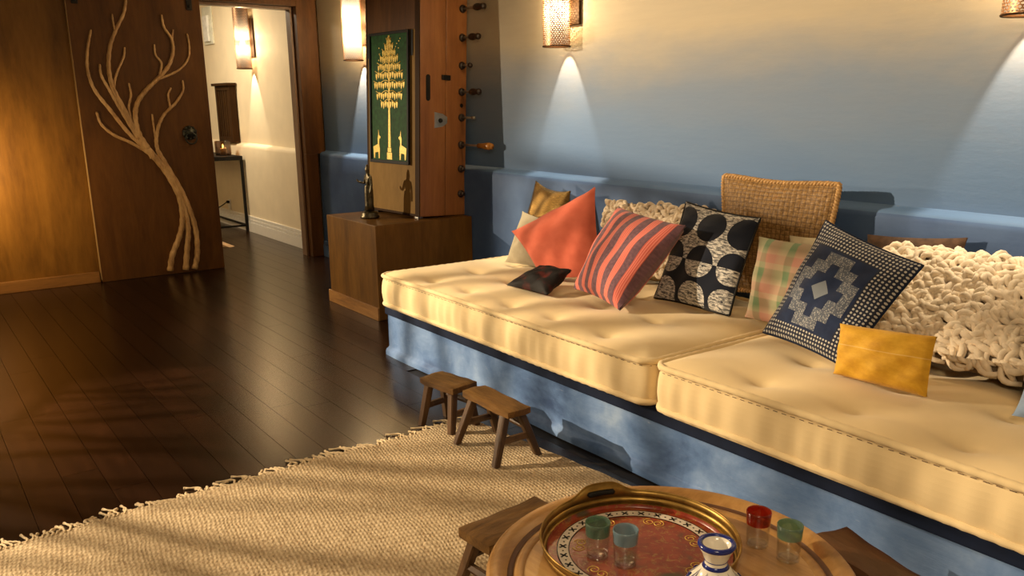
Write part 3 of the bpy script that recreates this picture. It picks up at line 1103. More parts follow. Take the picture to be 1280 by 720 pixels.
def knit(label, cs, T, nl, seed, rad, long_):
    TL, TR, BR, BL = [Vector(c) for c in cs]
    c = (TL + TR + BR + BL) / 4
    t = thing('knit_cushion', label, 'cushion', (c.x, c.y, min(BL.z, BR.z)), group='chunky knit cushions')
    nrm = ((TR + BR - TL - BL).cross(TL + TR - BL - BR)).normalized()
    rn = random.Random(seed)

    def pos(u, v, k=1.0):
        s, w = (u + 1) / 2, (v + 1) / 2
        p = BL * (1 - s) * (1 - w) + BR * s * (1 - w) + TR * s * w + TL * (1 - s) * w
        q = p + nrm * (k * T * max(0, (1 - u * u) * (1 - v ** 4)) ** 0.45)
        q.z = max(q.z, 0.535)
        return q
    mb = MB()
    for sd in (1, -1):
        mb.grid([[pos(-1 + 2 * i / 16, -1 + 2 * j / 16, sd * .96) for j in range(17)] for i in range(17)])
    core = mb.build('core', M['yarn_core'], t, True, world=True)
    mb = MB()
    W, H = (TR - TL).length, (TL - BL).length
    nu = int(math.sqrt(nl * W / H))
    nv = int(nl / nu)
    for i in range(nu):
        for j in range(nv):
            u = -1 + 2 * (i + .5 + rn.uniform(-.35, .35)) / nu
            v = -1 + 2 * (j + .5 + rn.uniform(-.35, .35)) / nv
            u *= .97
            v *= .96
            p = pos(u, v)
            du = (pos(min(u + .05, 1), v) - pos(max(u - .05, -1), v)).normalized()
            dv = (pos(u, min(v + .05, 1)) - pos(u, max(v - .05, -1))).normalized()
            n_ = du.cross(dv).normalized()
            if n_.dot(nrm) < 0:
                n_ = -n_
            a = rn.choice((0.6, -0.6, 2.5, 0.1, 1.3)) + rn.uniform(-.5, .5)
            d = du * math.cos(a) + dv * math.sin(a)
            e = n_.cross(d)
            L = long_ * rn.uniform(.7, 1.35)
            hgt = rn.uniform(.010, .030)
            bend = rn.uniform(-.35, .35) * L
            pts = []
            for q in range(8):
                f = q / 7
                pts.append(p + d * (L * (f - .5)) + n_ * (hgt * math.sin(PI * f) - .004) + e * (bend * math.sin(PI * f)))
            r_ = rad * rn.uniform(.8, 1.15)
            mb.tube(pts, [r_ * (.75 + .3 * math.sin(PI * q / 7)) for q in range(8)], 7)
    o = mb.build('yarn_loops', M['yarn'], t, True, world=True)
    o['kind'] = 'stuff'
    return t


knit('large cream chunky knit cushion at the right end of the bench, behind the mustard one',
     [(-1.70, 3.06, .84), (-.60, 3.00, .86), (-.60, 2.72, .53), (-1.56, 2.74, .53)], .085, 1150, 21, .0105, .066)
knit('cream chunky knit cushion along the ledge behind the coral and striped cushions',
     [(-3.36, 3.12, .875), (-2.58, 3.10, .905), (-2.60, 3.04, .55), (-3.3, 3.04, .54)], .05, 560, 22, .0098, .055)

# ------------------------------------------------------------------ plinth, upright games table, statuette
pl = thing('plinth', 'dark wooden box plinth at the end of the bench, under the upright cabinet', 'plinth', (-5.235, 2.84, 0))
MB().box((-5.605, 2.462, 0.0), (-4.855, 3.213, 0.636), 0.004).build('body', M['plinth'], pl, world=True)
mb = MB()
mb.box((-5.622, 2.449, 0.0), (-4.85, 2.4615, 0.088), 0.003)
mb.box((-5.622, 2.4615, 0.0), (-5.6055, 3.213, 0.088), 0.003)
mb.build('skirting', M['plinth_base'], pl, world=True)

CW, CD, CH = 0.665, 0.385, 1.50
br_c = Vector((-4.925, 2.835, .655))                     # front right bottom corner; the case leans back on the wall
cab_rot = Matrix.Rotation(math.radians(4), 3, 'Z') @ Matrix.Rotation(math.radians(-2.6), 3, 'X')
cab = thing('games_table', 'tall folded wooden table-football case standing on end on the plinth', 'games table',
            br_c, rot=cab_rot)
# local frame: x from -CW..0 along the front, y depth 0..CD, z up
HS = .211
mb = MB()
mb.box((-CW, 0.004, 0.0), (0.0, HS - .0015, CH), 0.004)
mb.build('body', M['cab_side'], cab)
MB().box((-CW, HS + .0015, 0.0), (0.0, CD, CH), 0.004).build('rear_half', M['cab_side'], cab)
MB().box((-CW + .02, -0.001, 0.016), (-.051, 0.0035, 1.225)).build('front_board', M['cab_front'], cab)
MB().box((-CW + .02, -0.003, 1.226), (-.051, 0.0035, CH - .01)).build('upper_board', M['casing'], cab)
mb = MB()
mb.box((-.050, -.004, 0), (0.0015, .0036, CH), .002)
mb.box((-CW - .0015, -.004, 0), (-CW + .0195, .0036, CH), .002)
mb.box((-CW + .0196, -.004, 0), (-.0502, .0036, .0155), .002)
mb.build('front_frame', M['cab_dark'], cab)
for x in (-CW + .021, -.100):
    MB().box((x, -.006, 1.06), (x + .030, -.0042, 1.222)).build('strap', M['black'], cab)
MB().box((-.11, .02, -.0165), (-.05, .06, -.0002)).build('foot', M['steel'], cab)
MB().box((-CW + .04, .02, -.0165), (-CW + .10, .06, -.0002)).build('foot', M['black'], cab)
# fittings on the side face (local x = 0)
SIDE = Matrix(((0, 0, 1, 0), (1, 0, 0, 0), (0, 1, 0, 0), (0, 0, 0, 1)))
pts = []
for a in range(16):
    an = 2 * PI * a / 16
    pts.append((.067 + .0175 * math.cos(an), .856 + (.068 if math.sin(an) > 0 else -.068) + .0175 * math.sin(an)))
MB().prism(pts, 0, .002, SIDE).build('handle_slot', M['black'], cab)
MB().box((0, .175, .912), (.012, .245, .945), .003).build('clasp', M['iron'], cab)
lk = MB().prism([(.118, .595), (.185, .605), (.222, .63), (.222, .67), (.185, .69), (.118, .70)], 0, .004, SIDE).build('lock_plate', M['steel'], cab)
RX = Matrix.Rotation(PI / 2, 4, 'Y')
MB().lathe([(0, .014), (.012, .012), (.016, 0)], 12, M=Matrix.Translation((.004, .165, .645)) @ RX).build('lock_knob', M['iron'], lk, True)
RY = .345
rods = [(1.382, .235, 'dark'), (1.197, .185, 'dark'), (1.015, .105, 'ball'), (.841, .20, 'dark'), (.670, .15, 'bare'), (.486, .345, 'amber'), (.321, .035, 'ball'), (.149, .035, 'ball'), (.751, .0, 'hole')]
for z, L, kd in rods:
    Mr = Matrix.Translation((0, RY, z)) @ RX
    if kd == 'hole':
        MB().lathe([(0, .004), (.012, .004), (.014, 0)], 12, M=Mr).build('rod_socket', M['black'], cab)
        continue
    MB().lathe([(0, .016), (.014, .016), (.024, .012), (.027, 0)], 14, M=Mr).build('rod_socket', M['rubber'], cab, True)
    prof = {'dark': [(.006, -.10), (.019, -.098), (.024, -.075), (.021, -.05), (.0165, -.03), (.022, -.012), (.018, 0), (0, .002)],
            'amber': [(.008, -.15), (.017, -.148), (.018, -.105), (.023, -.07), (.025, -.035), (.020, -.006), (0, .001)],
            'ball': [(.006, -.032), (.014, -.026), (.018, -.014), (.014, -.003), (0, 0)],
            'bare': [(.006, -.03), (.011, -.03), (.011, 0), (0, .001)]}[kd]
    rod = MB().tube([Mr @ Vector((0, 0, .012)), Mr @ Vector((0, 0, max(L - .02, .02)))], .0075, 8).build('rod', M['steel'], cab, True)
    MB().lathe([(r, h + L) for r, h in prof], 14, M=Mr).build('rod_handle', {'amber': M['amber'], 'bare': M['steel']}.get(kd, M['rubber']), rod, True)

# framed gilt tree on green, hung on the case front  (front plane local coords: x = u - CW, z)
ix = lambda u: u - CW
pc = thing('picture', 'framed gilded tree with two deer on green, hung on the upright wooden case', 'picture', br_c, rot=cab_rot)
u0, u1, z0, z1 = CW - .600, CW - .104, .343, 1.224
d0 = -.0064
mb = MB()
t_ = .017
mb.box((ix(u0), d0 - .016, z0), (ix(u0) + t_, d0, z1), .002)
mb.box((ix(u1) - t_, d0 - .016, z0), (ix(u1), d0, z1), .002)
mb.box((ix(u0) + t_, d0 - .016, z0), (ix(u1) - t_, d0, z0 + t_ * 1.3), .002)
mb.box((ix(u0) + t_, d0 - .016, z1 - t_), (ix(u1) - t_, d0, z1), .002)
mb.build('frame', M['black'], pc)
MB().box((ix(u0) + t_, d0 - .006, z0 + t_), (ix(u1) - t_, d0 - .001, z1 - t_)).build('ground', M['green'], pc)
mb = MB()
yg = d0 - .0072
uc = ix((u0 + u1) / 2)


def flat(poly, y=yg):
    n_ = len(poly)
    mb.add([(x, y, z) for x, z in poly] + [(x, y + .0012, z) for x, z in poly], [tuple(range(n_))] + [(i, (i + 1) % n_, n_ + (i + 1) % n_, n_ + i) for i in range(n_)])


def leaf(x, z, w, h):
    flat([(x, z + h * .35), (x + w * .35, z + h * .5), (x + w * .5, z + h * .2), (x + w * .28, z - h * .2), (x, z - h * .5), (x - w * .28, z - h * .2), (x - w * .5, z + h * .2), (x - w * .35, z + h * .5)])


flat([(uc - .016, z0 + .11), (uc + .016, z0 + .11), (uc + .009, z0 + .40), (uc + .006, z0 + .80), (uc - .006, z0 + .80), (uc - .009, z0 + .40)])
flat([(uc - .032, z0 + .028), (uc + .032, z0 + .028), (uc + .032, z0 + .075), (uc - .032, z0 + .075)])
flat([(uc - .022, z0 + .078), (uc + .022, z0 + .078), (uc + .022, z0 + .108), (uc - .022, z0 + .108)])
tiers = [(.395, .11, 4), (.455, .165, 6), (.525, .195, 7), (.590, .175, 6), (.645, .145, 6), (.695, .115, 5), (.735, .084, 4), (.772, .056, 2), (.805, .028, 1)]
for (dz, hw, nl) in tiers:
    zc = z0 + dz
    for s_ in (-1, 1):
        mb.tube([(uc + s_ * hw * f, yg - .001, zc + .030 + .010 * math.sin(f * 7)) for f in [i / 8 for i in range(9)]], .0028, 5)
        for k_ in range(nl):
            f = (k_ + .65) / (nl + .15)
            leaf(uc + s_ * hw * f, zc + .004 + .006 * math.sin(k_ * 2.1), min(.024, hw / nl * .78), .046)
    leaf(uc, zc + .004, .022, .05)
leaf(uc, z0 + .840, .018, .04)
for (dx, dz) in ((-.13, .70), (-.12, .74), (-.125, .78), (.085, .78), (.10, .80), (.125, .815), (.14, .83), (.12, .77)):
    flat([(uc + dx + .005 * math.cos(a * PI / 3), z0 + dz + .005 * math.sin(a * PI / 3)) for a in range(6)])
for s_ in (-1, 1):                       # two seated deer with raised heads
    bx = uc + s_ * .165
    q = [(.034, .03), (.036, .10), (.028, .135), (.030, .165), (.046, .172), (.046, .182), (.030, .19), (.020, .23), (.018, .19), (.010, .17), (.012, .13), (-.030, .115), (-.046, .11), (-.040, .06), (-.036, .03), (-.026, .03), (-.022, .07), (.018, .075), (.022, .03)]
    flat([(bx - s_ * x * 1.05, z0 + z) for x, z in q])
gt = mb.build('gilt_tree', M['gilt'], pc)

# bronze statuette on the plinth
st = thing('statuette', 'slender bronze standing figurine with one arm bent out, on the wooden plinth', 'statuette', (-5.235, 2.62, .6365))
mb = MB()
mb.lathe([(0, 0), (.062, 0), (.066, .012), (.056, .022), (.060, .034), (.048, .046), (.030, .052), (0, .054)], 20)
mb.build('lotus_base', M['bronze'], st, True)
me = bpy.data.meshes.new('figure')
sk = {'hip': ((0, 0, .19), .026), 'waist': ((0, 0, .225), .020), 'chest': ((0, -.002, .27), .028), 'neck': ((0, -.002, .303), .011), 'head': ((0, -.006, .328), .0185), 'top': ((0, -.004, .352), .012), 'usn': ((0, -.003, .368), .006),
      'lk': ((-.012, 0, .12), .018), 'lf': ((-.012, -.002, .055), .014), 'rk': ((.013, 0, .12), .018), 'rf': ((.013, -.002, .055), .014),
      'ls': ((-.032, 0, .285), .012), 'le': ((-.052, -.004, .235), .010), 'lh': ((-.094, -.03, .245), .008), 'lg': ((-.106, -.034, .262), .006),
      'rs': ((.032, 0, .285), .012), 're': ((.046, 0, .225), .010), 'rh': ((.042, -.012, .17), .008)}
names = list(sk)
ed = [('hip', 'waist'), ('waist', 'chest'), ('chest', 'neck'), ('neck', 'head'), ('head', 'top'), ('top', 'usn'), ('hip', 'lk'), ('lk', 'lf'), ('hip', 'rk'), ('rk', 'rf'), ('chest', 'ls'), ('ls', 'le'), ('le', 'lh'), ('lh', 'lg'), ('chest', 'rs'), ('rs', 're'), ('re', 'rh')]
me.from_pydata([sk[k_][0] for k_ in names], [(names.index(a), names.index(b)) for a, b in ed], [])
fig = bpy.data.objects.new('figure', me)
COL.objects.link(fig)
fig.modifiers.new('skin', 'SKIN')
for i, k_ in enumerate(names):
    r_ = sk[k_][1]
    me.skin_vertices[0].data[i].radius = (r_, r_ * .85)
me.skin_vertices[0].data[0].use_root = True
ss = fig.modifiers.new('sub', 'SUBSURF')
ss.levels = 2
ss.render_levels = 2
me.materials.append(M['bronze'])
fig.parent = st
mb = MB()                                # long robe falling to the feet
mb.lathe([(.026, .225), (.030, .19), (.031, .14), (.030, .09), (.036, .055), (.030, .053), (0, .0535)], 18)
mb.build('robe', M['bronze'], st, True)

# ------------------------------------------------------------------ wall sconces


def sconce(x, zbot, label, bulb=.25, energy=None, wall=YU):
    L, r = .64, .079
    yc = wall - .096
    t = thing('wall_sconce', label, 'sconce', (x, wall, zbot + L / 2), group='pierced tube sconces')
    mb = MB()
    mb.lathe([(r, -L / 2), (r, L / 2)], 40, c=(0, yc - wall, 0), uv=True)
    mb.build('pierced_shade', M['pierced'], t, True)
    mb = MB()
    mb.lathe([(r - .008, -L / 2 + .01), (r - .008, L / 2 - .01)], 32, c=(0, yc - wall, 0))
    mb.build('shade_liner', M['liner'], t, True)
    for z in (-L / 2, L / 2):
        ringp = [(r * math.cos(a), yc - wall + r * math.sin(a), z) for a in [2 * PI * i / 40 for i in range(40)]]
        MB().tube(ringp, .0045, 6, closed=True).build('rim', M['cab_dark'], t, True)
    MB().box((-.095, -.016, -.20), (.105, -.001, .19), .004).build('backplate', M['cab_dark'], t)
    mb = MB()
    mb.box((-.014, yc - wall + r + .001, -.06), (.014, -.0165, .05))
    mb.build('bracket', M['cab_dark'], t)
    mb = MB()
    mb.lathe([(0, -.045), (.02, -.04), (.03, -.015), (.028, .012), (.015, .045), (.012, .07), (0, .07)], 14, c=(0, yc - wall, -L / 2 + bulb))
    mb.build('bulb', M['bulb'], t, True)
    light('sconce_light', 'POINT', (x, yc, zbot + bulb - .055), energy or SCONCE_ENERGY, color=(1.0, .83, .58), size=.012)
    light('sconce_light_up', 'POINT', (x, yc, zbot + bulb + .085), (energy or SCONCE_ENERGY) * .8, color=(1.0, .83, .58), size=.012)
    return t


sconce(-3.897, 1.720, 'pierced metal tube sconce high on the wall above the coral cushion')
sconce(-1.345, 1.688, 'pierced metal tube sconce at the top right corner of the wall')
sconce(-6.53, 1.752, 'pierced metal tube sconce between the doorway and the upright case', energy=125)
sconce(-9.12, 1.775, 'pierced metal tube sconce on the cream hallway wall beyond the doorway', energy=52)

# ------------------------------------------------------------------ hallway things
ct = thing('console_table', 'black metal console table standing in the hallway behind the sliding door', 'table', (-10.1, 3.02, 0))
mb = MB()
mb.box((-10.75, 2.83, .805), (-9.44, 3.195, .85), .003)
mb.build('top', M['black'], ct, world=True)
for x in (-10.735, -9.455):
    for y in (2.845, 3.185):
        MB().box((x - .014, y - .014, 0), (x + .014, y + .014, .804)).build('leg', M['black'], ct, world=True)
mb = MB()
for y in (2.845, 3.185):
    mb.box((-10.72, y - .01, .06), (-9.47, y + .01, .08))
for x in (-10.735, -9.455):
    mb.box((x - .01, 2.86, .06), (x + .01, 3.17, .08))
mb.build('stretcher', M['black'], ct, world=True)

cd = thing('candle_holder', 'glass hurricane with a lit candle on the hallway console table', 'candle holder', (-9.66, 3.06, .851))
MB().lathe([(.082, 0), (.086, .02), (.086, .155), (.082, .16), (.078, .155), (.078, .008), (0, .006)], 24).build('glass', M['glass_smoke'], cd, True)
cc = MB().lathe([(0, .007), (.035, .007), (.035, .075), (.03, .08), (0, .078)], 16).build('candle', M['candle'], cd, True)
MB().lathe([(0, .083), (.007, .09), (.009, .102), (.004, .118), (0, .13)], 10).build('flame', M['flame'], cc, True)
light('candle_light', 'POINT', (-9.66, 3.06, .97), 1.2, color=(1, .62, .26), size=.012)

ws = thing('wooden_frame', 'weathered dark wooden slatted frame standing on the hallway ledge above the console', 'frame', (-10.03, 3.25, .985))
mb = MB()
x0_, x1_, y0_, y1_, z0_, z1_ = -10.22, -9.72, 3.205, 3.282, .984, 1.615
mb.box((x0_, y0_, z0_), (x0_ + .06, y1_, z1_), .004)
mb.box((x1_ - .06, y0_, z0_), (x1_, y1_, z1_), .004)
mb.box((x0_ + .06, y0_, z0_), (x1_ - .06, y1_, z0_ + .06), .004)
mb.box((x0_ + .06, y0_, z1_ - .05), (x1_ - .06, y1_, z1_), .004)
mb.build('surround', M['cab_dark'], ws, world=True)
MB().box((x0_ - .03, y0_ - .03, z1_ + .001), (x1_ + .03, y1_, z1_ + .03), .004).build('cornice', M['cab_dark'], ws, world=True)
for i in range(5):
    xx = x0_ + .065 + i * .075
    MB().box((xx, y0_ + .01, z0_ + .061), (xx + .056, y1_ - .02, z1_ - .051), .003).build('slat', M['cab_dark'], ws, world=True)

wp = thing('wall_light', 'pale frosted glass panel high on the hallway wall, left of the sconce', 'wall light', (-10.48, 3.29, 2.3))
MB().box((-10.645, 3.27, 2.10), (-10.315, 3.289, 2.52), .004).build('panel', plain('pale_frost', (.72, .72, .6), .3), wp, world=True)
MB().box((-10.57, 3.24, 2.13), (-10.39, 3.2695, 2.42), .008).build('glass', plain('frost_white', (.8, .8, .76), .25), wp, world=True)

ol = thing('wall_outlet', 'cream wall outlet with a plugged lead under the hallway console', 'outlet', (-10.09, 3.219, .25))
MB().box((-10.13, 3.207, .19), (-10.05, 3.2185, .31), .004).build('plate', M['white'], ol, world=True)
MB().box((-10.11, 3.18, .265), (-10.07, 3.2068, .295), .004).build('plug', M['black'], ol, world=True)
tag(MB().tube(smooth_path([(-10.09, 3.18, .28), (-10.02, 3.10, .25), (-10.06, 2.98, .18), (-10.2, 2.93, .10), (-10.4, 2.95, .015)], 6), .006, 6).build('power_cord', M['black'], None, True),
    'thin black power cord trailing from the hallway outlet', 'cord')
mb = MB()
mb.prism([(0, 0), (.20, 0), (0, .045)], -.035, .035, Matrix.Translation((-8.66, 2.60, .001)) @ Matrix.Rotation(.45, 4, 'Z') @ Matrix.Rotation(PI / 2, 4, 'X'))
tag(mb.build('door_wedge', wood('pale_wedge', (.38, .22, .10), (.52, .33, .17), (.6, .4, .22), 'X')), 'small pale wooden wedge on the hallway floor by the sliding door', 'wedge')

# ------------------------------------------------------------------ rug
rug = thing('rug', 'woven natural jute rug with a knotted fringe, lying on the dark floor', 'rug', (-1.6, .6, 0))
RX0, RX1, RY0 = -2.985, 0.35, -1.1


def rug_back(x):
    return 1.945 + (x - RX0) * .088 if x < -1.1 else 2.11


mb = MB()
G = []
NX, NY = 130, 120
for i in range(NX + 1):
    x = RX0 + (RX1 - RX0) * i / NX
    row = []
    for j in range(NY + 1):
        f = j / NY
        y = RY0 + (rug_back(x) - RY0) * f
        xx = x + .006 * math.sin(y * 9) + .004 * math.sin(y * 23) if i == 0 else x
        yy = y + .003 * math.sin(x * 31) if j == NY else y
        row.append(Vector((xx, yy, .011 + .0025 * math.sin(x * 7 + 1.3 * math.sin(y * 4)) * math.sin(y * 6) + .0012 * math.sin(y * 38))))
    G.append(row)
mb.grid(G)
edge = [G[0][j] for j in range(NY + 1)]
mb.grid([[p.copy() for p in edge], [Vector((p.x, p.y, .0005)) for p in edge]])
edge = [G[i][NY] for i in range(NX + 1)]
mb.grid([[p.copy() for p in edge], [Vector((p.x, p.y, .0005)) for p in edge]])
mb.build('weave', M['rug'], rug, True, world=True)
tm = []
rn = random.Random(4)
for k_ in range(14):
    L = rn.choice((.035, .045, .055, .065, .09))
    b1, b2 = rn.uniform(-1, 1), rn.uniform(-1, 1)
    mb = MB()
    pts = smooth_path([(0.012, 0, .008), (-.004, .0, .010), (-L * .45, b1 * L * .45, .006 + rn.random() * .004), (-L * (.75 + .2 * rn.random()), (b1 + b2 * 1.0) * L * .55, .0055)], 4)
    nn = len(pts)
    mb.tube(pts, [.0042 + .0012 * math.sin(q * 2.2) for q in range(nn)], 6)
    mb.tube([pts[-1] + Vector((0, 0, 0)), pts[-1] + (pts[-1] - pts[-2]).normalized() * .006], .0055, 6)
    me = bpy.data.meshes.new('tassel')
    me.from_pydata([tuple(p) for p in mb.v], [], mb.f)
    me.polygons.foreach_set('use_smooth', [True] * len(me.polygons))
    me.materials.append(M['tassel'])
    tm.append(me)
y = .02
Mi = Vector((-1.6, .6, 0))
while y < 1.95:
    o = bpy.data.objects.new('tassel', rn.choice(tm))
    COL.objects.link(o)
    o.parent = rug
    o.location = Vector((RX0 + .006 * math.sin(y * 9) + .004 * math.sin(y * 23) + .004, y, 0)) - Mi
    o.rotation_euler = (0, 0, rn.uniform(-.5, .5))
    y += rn.uniform(.012, .024)

# ------------------------------------------------------------------ stools


def stool(loc, rz, L, W, H, spread, label, seatm=None, legm=None, seed=0, dish=.006):
    seatm = seatm or M['stool']
    legm = legm or M['stool_leg']
    t = thing('stool', label, 'stool', loc, rz, group='small worn wooden stools')
    rn = random.Random(seed)
    th = .034
    mb = MB()
    NX_, NY_ = 14, 6

    def sp(i, j, top):
        x, y = -1 + 2 * i / NX_, -1 + 2 * j / NY_
        rx = L / 2 * (1 - .02 * y * y + .012 * math.sin(3 * y + seed))
        ry = W / 2 * (1 + .05 * math.sin(2.2 * x + seed) - .02 * x * x)
        z = H - (dish * (1 - x * x * .6) if top else th - .002 * math.sin(5 * x + seed)) + .0015 * math.sin(7 * x + 4 * y + seed)
        k_ = 1 - .012 * (max(abs(x), abs(y)) > .99)
        return Vector((x * rx * k_, y * ry * k_, z - (.006 if top and max(abs(x), abs(y)) > .99 else 0)))
    T_ = [[sp(i, j, True) for j in range(NY_ + 1)] for i in range(NX_ + 1)]
    B_ = [[sp(i, j, False) for j in range(NY_ + 1)] for i in range(NX_ + 1)]
    mb.grid(T_)
    mb.grid(B_, flip=True)

    def rimp(G_):
        return [G_[i][0] for i in range(NX_)] + [G_[NX_][j] for j in range(NY_)] + [G_[i][NY_] for i in range(NX_, 0, -1)] + [G_[0][j] for j in range(NY_, 0, -1)]
    a, b = rimp(T_), rimp(B_)
    n_ = len(a)
    mb.add(a + b, [(i, (i + 1) % n_, n_ + (i + 1) % n_, n_ + i) for i in range(n_)])
    mb.build('seat', seatm, t, 'auto')
    sx, sy = spread
    feet = {}
    for qx in (-1, 1):
        for qy in (-1, 1):
            top = Vector((qx * L * .33, qy * W * .28, H - th + .004))
            bot = Vector((qx * sx / 2, qy * sy / 2, 0))
            feet[qx, qy] = (top, bot)
            mb = MB()
            w0, w1 = .0175, .0145
            d = bot - top
            ring = []
            for f, w in ((0, w0), (.5, w0 * .98), (1, w1)):
                p = top + d * f
                p.z = max(p.z, 0)
                ring.append([p + Vector((a_ * w * (1 + .1 * rn.uniform(-1, 1)), b_ * w, 0)) for a_, b_ in ((-1, -.7), (-.7, -1), (.7, -1), (1, -.7), (1, .7), (.7, 1), (-.7, 1), (-1, .7))])
            for q in range(2):
                mb.add(ring[q] + ring[q + 1], [(i, (i + 1) % 8, 8 + (i + 1) % 8, 8 + i) for i in range(8)])
            mb.add(ring[0], [tuple(range(8))])
            mb.add(ring[2], [tuple(range(8))])
            mb.build('leg', legm, t, 'auto')
    for q in (-1, 1):
        A = feet[q, -1][0].lerp(feet[q, -1][1], .55)
        B = feet[q, 1][0].lerp(feet[q, 1][1], .55)
        MB().tube([A, B], .0125, 6, flat=1.2).build('stretcher', legm, t, 'auto')
        A = feet[-1, q][0].lerp(feet[-1, q][1], .38)
        B = feet[1, q][0].lerp(feet[1, q][1], .38)
        if q > 0:
            MB().tube([A, B], .011, 6, flat=1.2).build('stretcher', legm, t, 'auto')
    return t


stool((-2.99, 1.832, 0.0), .16, .235, .145, .226, (.20, .15), 'small worn wooden stool farthest from the table, standing at the rug corner', seed=1)
stool((-2.622, 1.832, .0150), -.02, .345, .118, .228, (.290, .205), 'long worn wooden stool on the rug, right of the farthest stool', seed=2)
stool((-1.762, 1.283, .0150), 1.66, .30, .135, .228, (.26, .20), 'worn wooden stool tucked against the left side of the round table', seed=3)
stool((-1.000, 1.882, .0150), -.27, .32, .125, .236, (.26, .18), 'dark red-brown wooden stool between the round table and the bench', seatm=M['stool_dark'], legm=M['stool_dark'], seed=4)

# ------------------------------------------------------------------ round table
TX, TY, TZ, TR_ = -1.150, 1.276, .372, .415
tb = thing('tray_table', 'low round wooden table with a raised turned rim, beside the bench', 'table', (TX, TY, .0150))
zz = .360 - .0150
mb = MB()
mb.lathe([(0, zz - .03), (.30, zz - .03), (TR_ - .045, zz - .024)], 72)
mb.lathe([(TR_ - .085, zz - .001), (0, zz)], 72)
top = mb.build('table_top', M['table'], tb, 'auto')
mb = MB()
mb.lathe([(TR_ - .045, zz - .024), (TR_ - .012, zz - .016), (TR_, zz - .002), (TR_ + .001, zz + .010), (TR_ - .006, zz + .017), (TR_ - .022, zz + .018), (TR_ - .034, zz + .012), (TR_ - .046, zz + .002)], 80)
mb.build('rim', M['table_rim'], tb, 'auto')
MB().lathe([(TR_ - .046, zz + .002), (TR_ - .054, zz - .006), (TR_ - .060, zz - .001)], 80).build('groove', M['groove'], tb, True)
MB().lathe([(TR_ - .060, zz - .001), (TR_ - .066, zz + .003), (TR_ - .078, zz + .003), (TR_ - .085, zz - .001)], 80).build('inner_bead', M['table_rim'], tb, True)
for a in (.5, .5 + PI / 2, .5 + PI, .5 + 3 * PI / 2):
    c_, s_ = math.cos(a), math.sin(a)
    MB().tube([(c_ * .22, s_ * .22, zz - .028), (c_ * .24, s_ * .24, .16), (c_ * .27, s_ * .27, 0)], [.024, .02, .015], 10).build('leg', M['table_rim'], tb, 'auto')
mb = MB()
mb.tube([(.22 * math.cos(.5), .22 * math.sin(.5), .17), (-.22 * math.cos(.5), -.22 * math.sin(.5), .17)], .013, 8)
mb.build('stretcher', M['table_rim'], tb, 'auto')
mb = MB()
mb.tube([(.22 * math.cos(.5 + PI / 2), .22 * math.sin(.5 + PI / 2), .145), (-.22 * math.cos(.5 + PI / 2), -.22 * math.sin(.5 + PI / 2), .145)], .013, 8)
mb.build('stretcher', M['table_rim'], tb, 'auto')

# ------------------------------------------------------------------ brass tray with a painted floor
AX, AY, AR = -1.258, 1.288, .232
ty = thing('tray', 'round brass serving tray with a red painted floor and pierced ear handles', 'tray', (AX, AY, .361))
EARS = (math.radians(161), math.radians(161 - 180))


def ear(a):
    h = 0
    for e in EARS:
        d = (a - e + PI) % (2 * PI) - PI
        h = max(h, math.exp(-(d / .28) ** 4))
    return h


mb = MB()
NA = 160
ring0, ring1, ring2, ring3 = [], [], [], []
for k_ in range(NA):
    a = 2 * PI * k_ / NA
    e = ear(a)
    c_, s_ = math.cos(a), math.sin(a)
    h = .044 + .024 * e
    ring0.append(Vector((c_ * (AR - .014), s_ * (AR - .014), .0)))
    ring1.append(Vector((c_ * (AR - .003), s_ * (AR - .003), .010)))
    ring2.append(Vector((c_ * (AR + .0005), s_ * (AR + .0005), .026)))
    ring3.append(Vector((c_ * (AR + .003 + .003 * e), s_ * (AR + .003 + .003 * e), h)))
for A, B, slot in ((ring0, ring1, False), (ring1, ring2, False), (ring2, ring3, False)):
    mb.add(A + B, [(i, (i + 1) % NA, NA + (i + 1) % NA, NA + i) for i in range(NA)])
mb.add(ring0, [tuple(range(NA))])
wl = mb.build('wall', M['brass'], ty, True)
sol = wl.modifiers.new('thick', 'SOLIDIFY')
sol.thickness = .0022
MB().tube([p + Vector((0, 0, 0)) for p in ring3], .0026, 7, closed=True).build('rolled_rim', M['brass'], ty, True)
for e in EARS:                        # a dark grip opening with its bar inside each ear
    mb = MB()
    pts = []
    for q in range(17):
        a = e - .17 + .34 * q / 16
        pts.append((math.cos(a) * (AR - .002), math.sin(a) * (AR - .002), .044))
    mb.tube(pts, [.002] + [.0075] * 15 + [.002], 8)
    mb.build('grip_opening', M['black'], ty, True)
k = NT('red_lacquer')
co = k.coords()
n1 = k.noise(co, 16, 5, 0.7)
c = k.ramp(n1, [(.3, (.13, .016, .008)), (.5, (.23, .030, .013)), (.7, (.31, .055, .022))])
fil = k.noise(co, 26, 3, .6, 2.5)
c = k.mix(k.ramp(fil, [(.56, (0, 0, 0)), (.60, (.8, .8, .8)), (.64, (0, 0, 0))]), c, (.30, .20, .05))
drk = k.noise(co, 11, 2)
c = k.mix(k.ramp(drk, [(.58, (0, 0, 0)), (.68, (.85, .85, .85))]), c, (.05, .055, .025))
M['lacquer'] = k.fin(c, .28, 0, .5)
mb = MB()
mb.lathe([(0, .0032), (AR - .016, .003), (AR - .013, .008), (AR - .0125, .011)], 96)
mb.build('painted_floor', M['lacquer'], ty, 'auto')
M['bandwhite'] = plain('band_cream', (.62, .54, .44), .4, var=.12, scale=40)
MB().lathe([(.168, .0034), (.1685, .0040), (.1945, .0040), (.195, .0034)], 96).build('cream_band', M['bandwhite'], ty)
mb = MB()
for r_ in (.1675, .1955):
    mb.lathe([(r_ - .0012, .0036), (r_ - .0010, .0044), (r_ + .0010, .0044), (r_ + .0012, .0036)], 96)
mb.build('black_line', M['black'], ty)
NXM = 27
mb = MB()
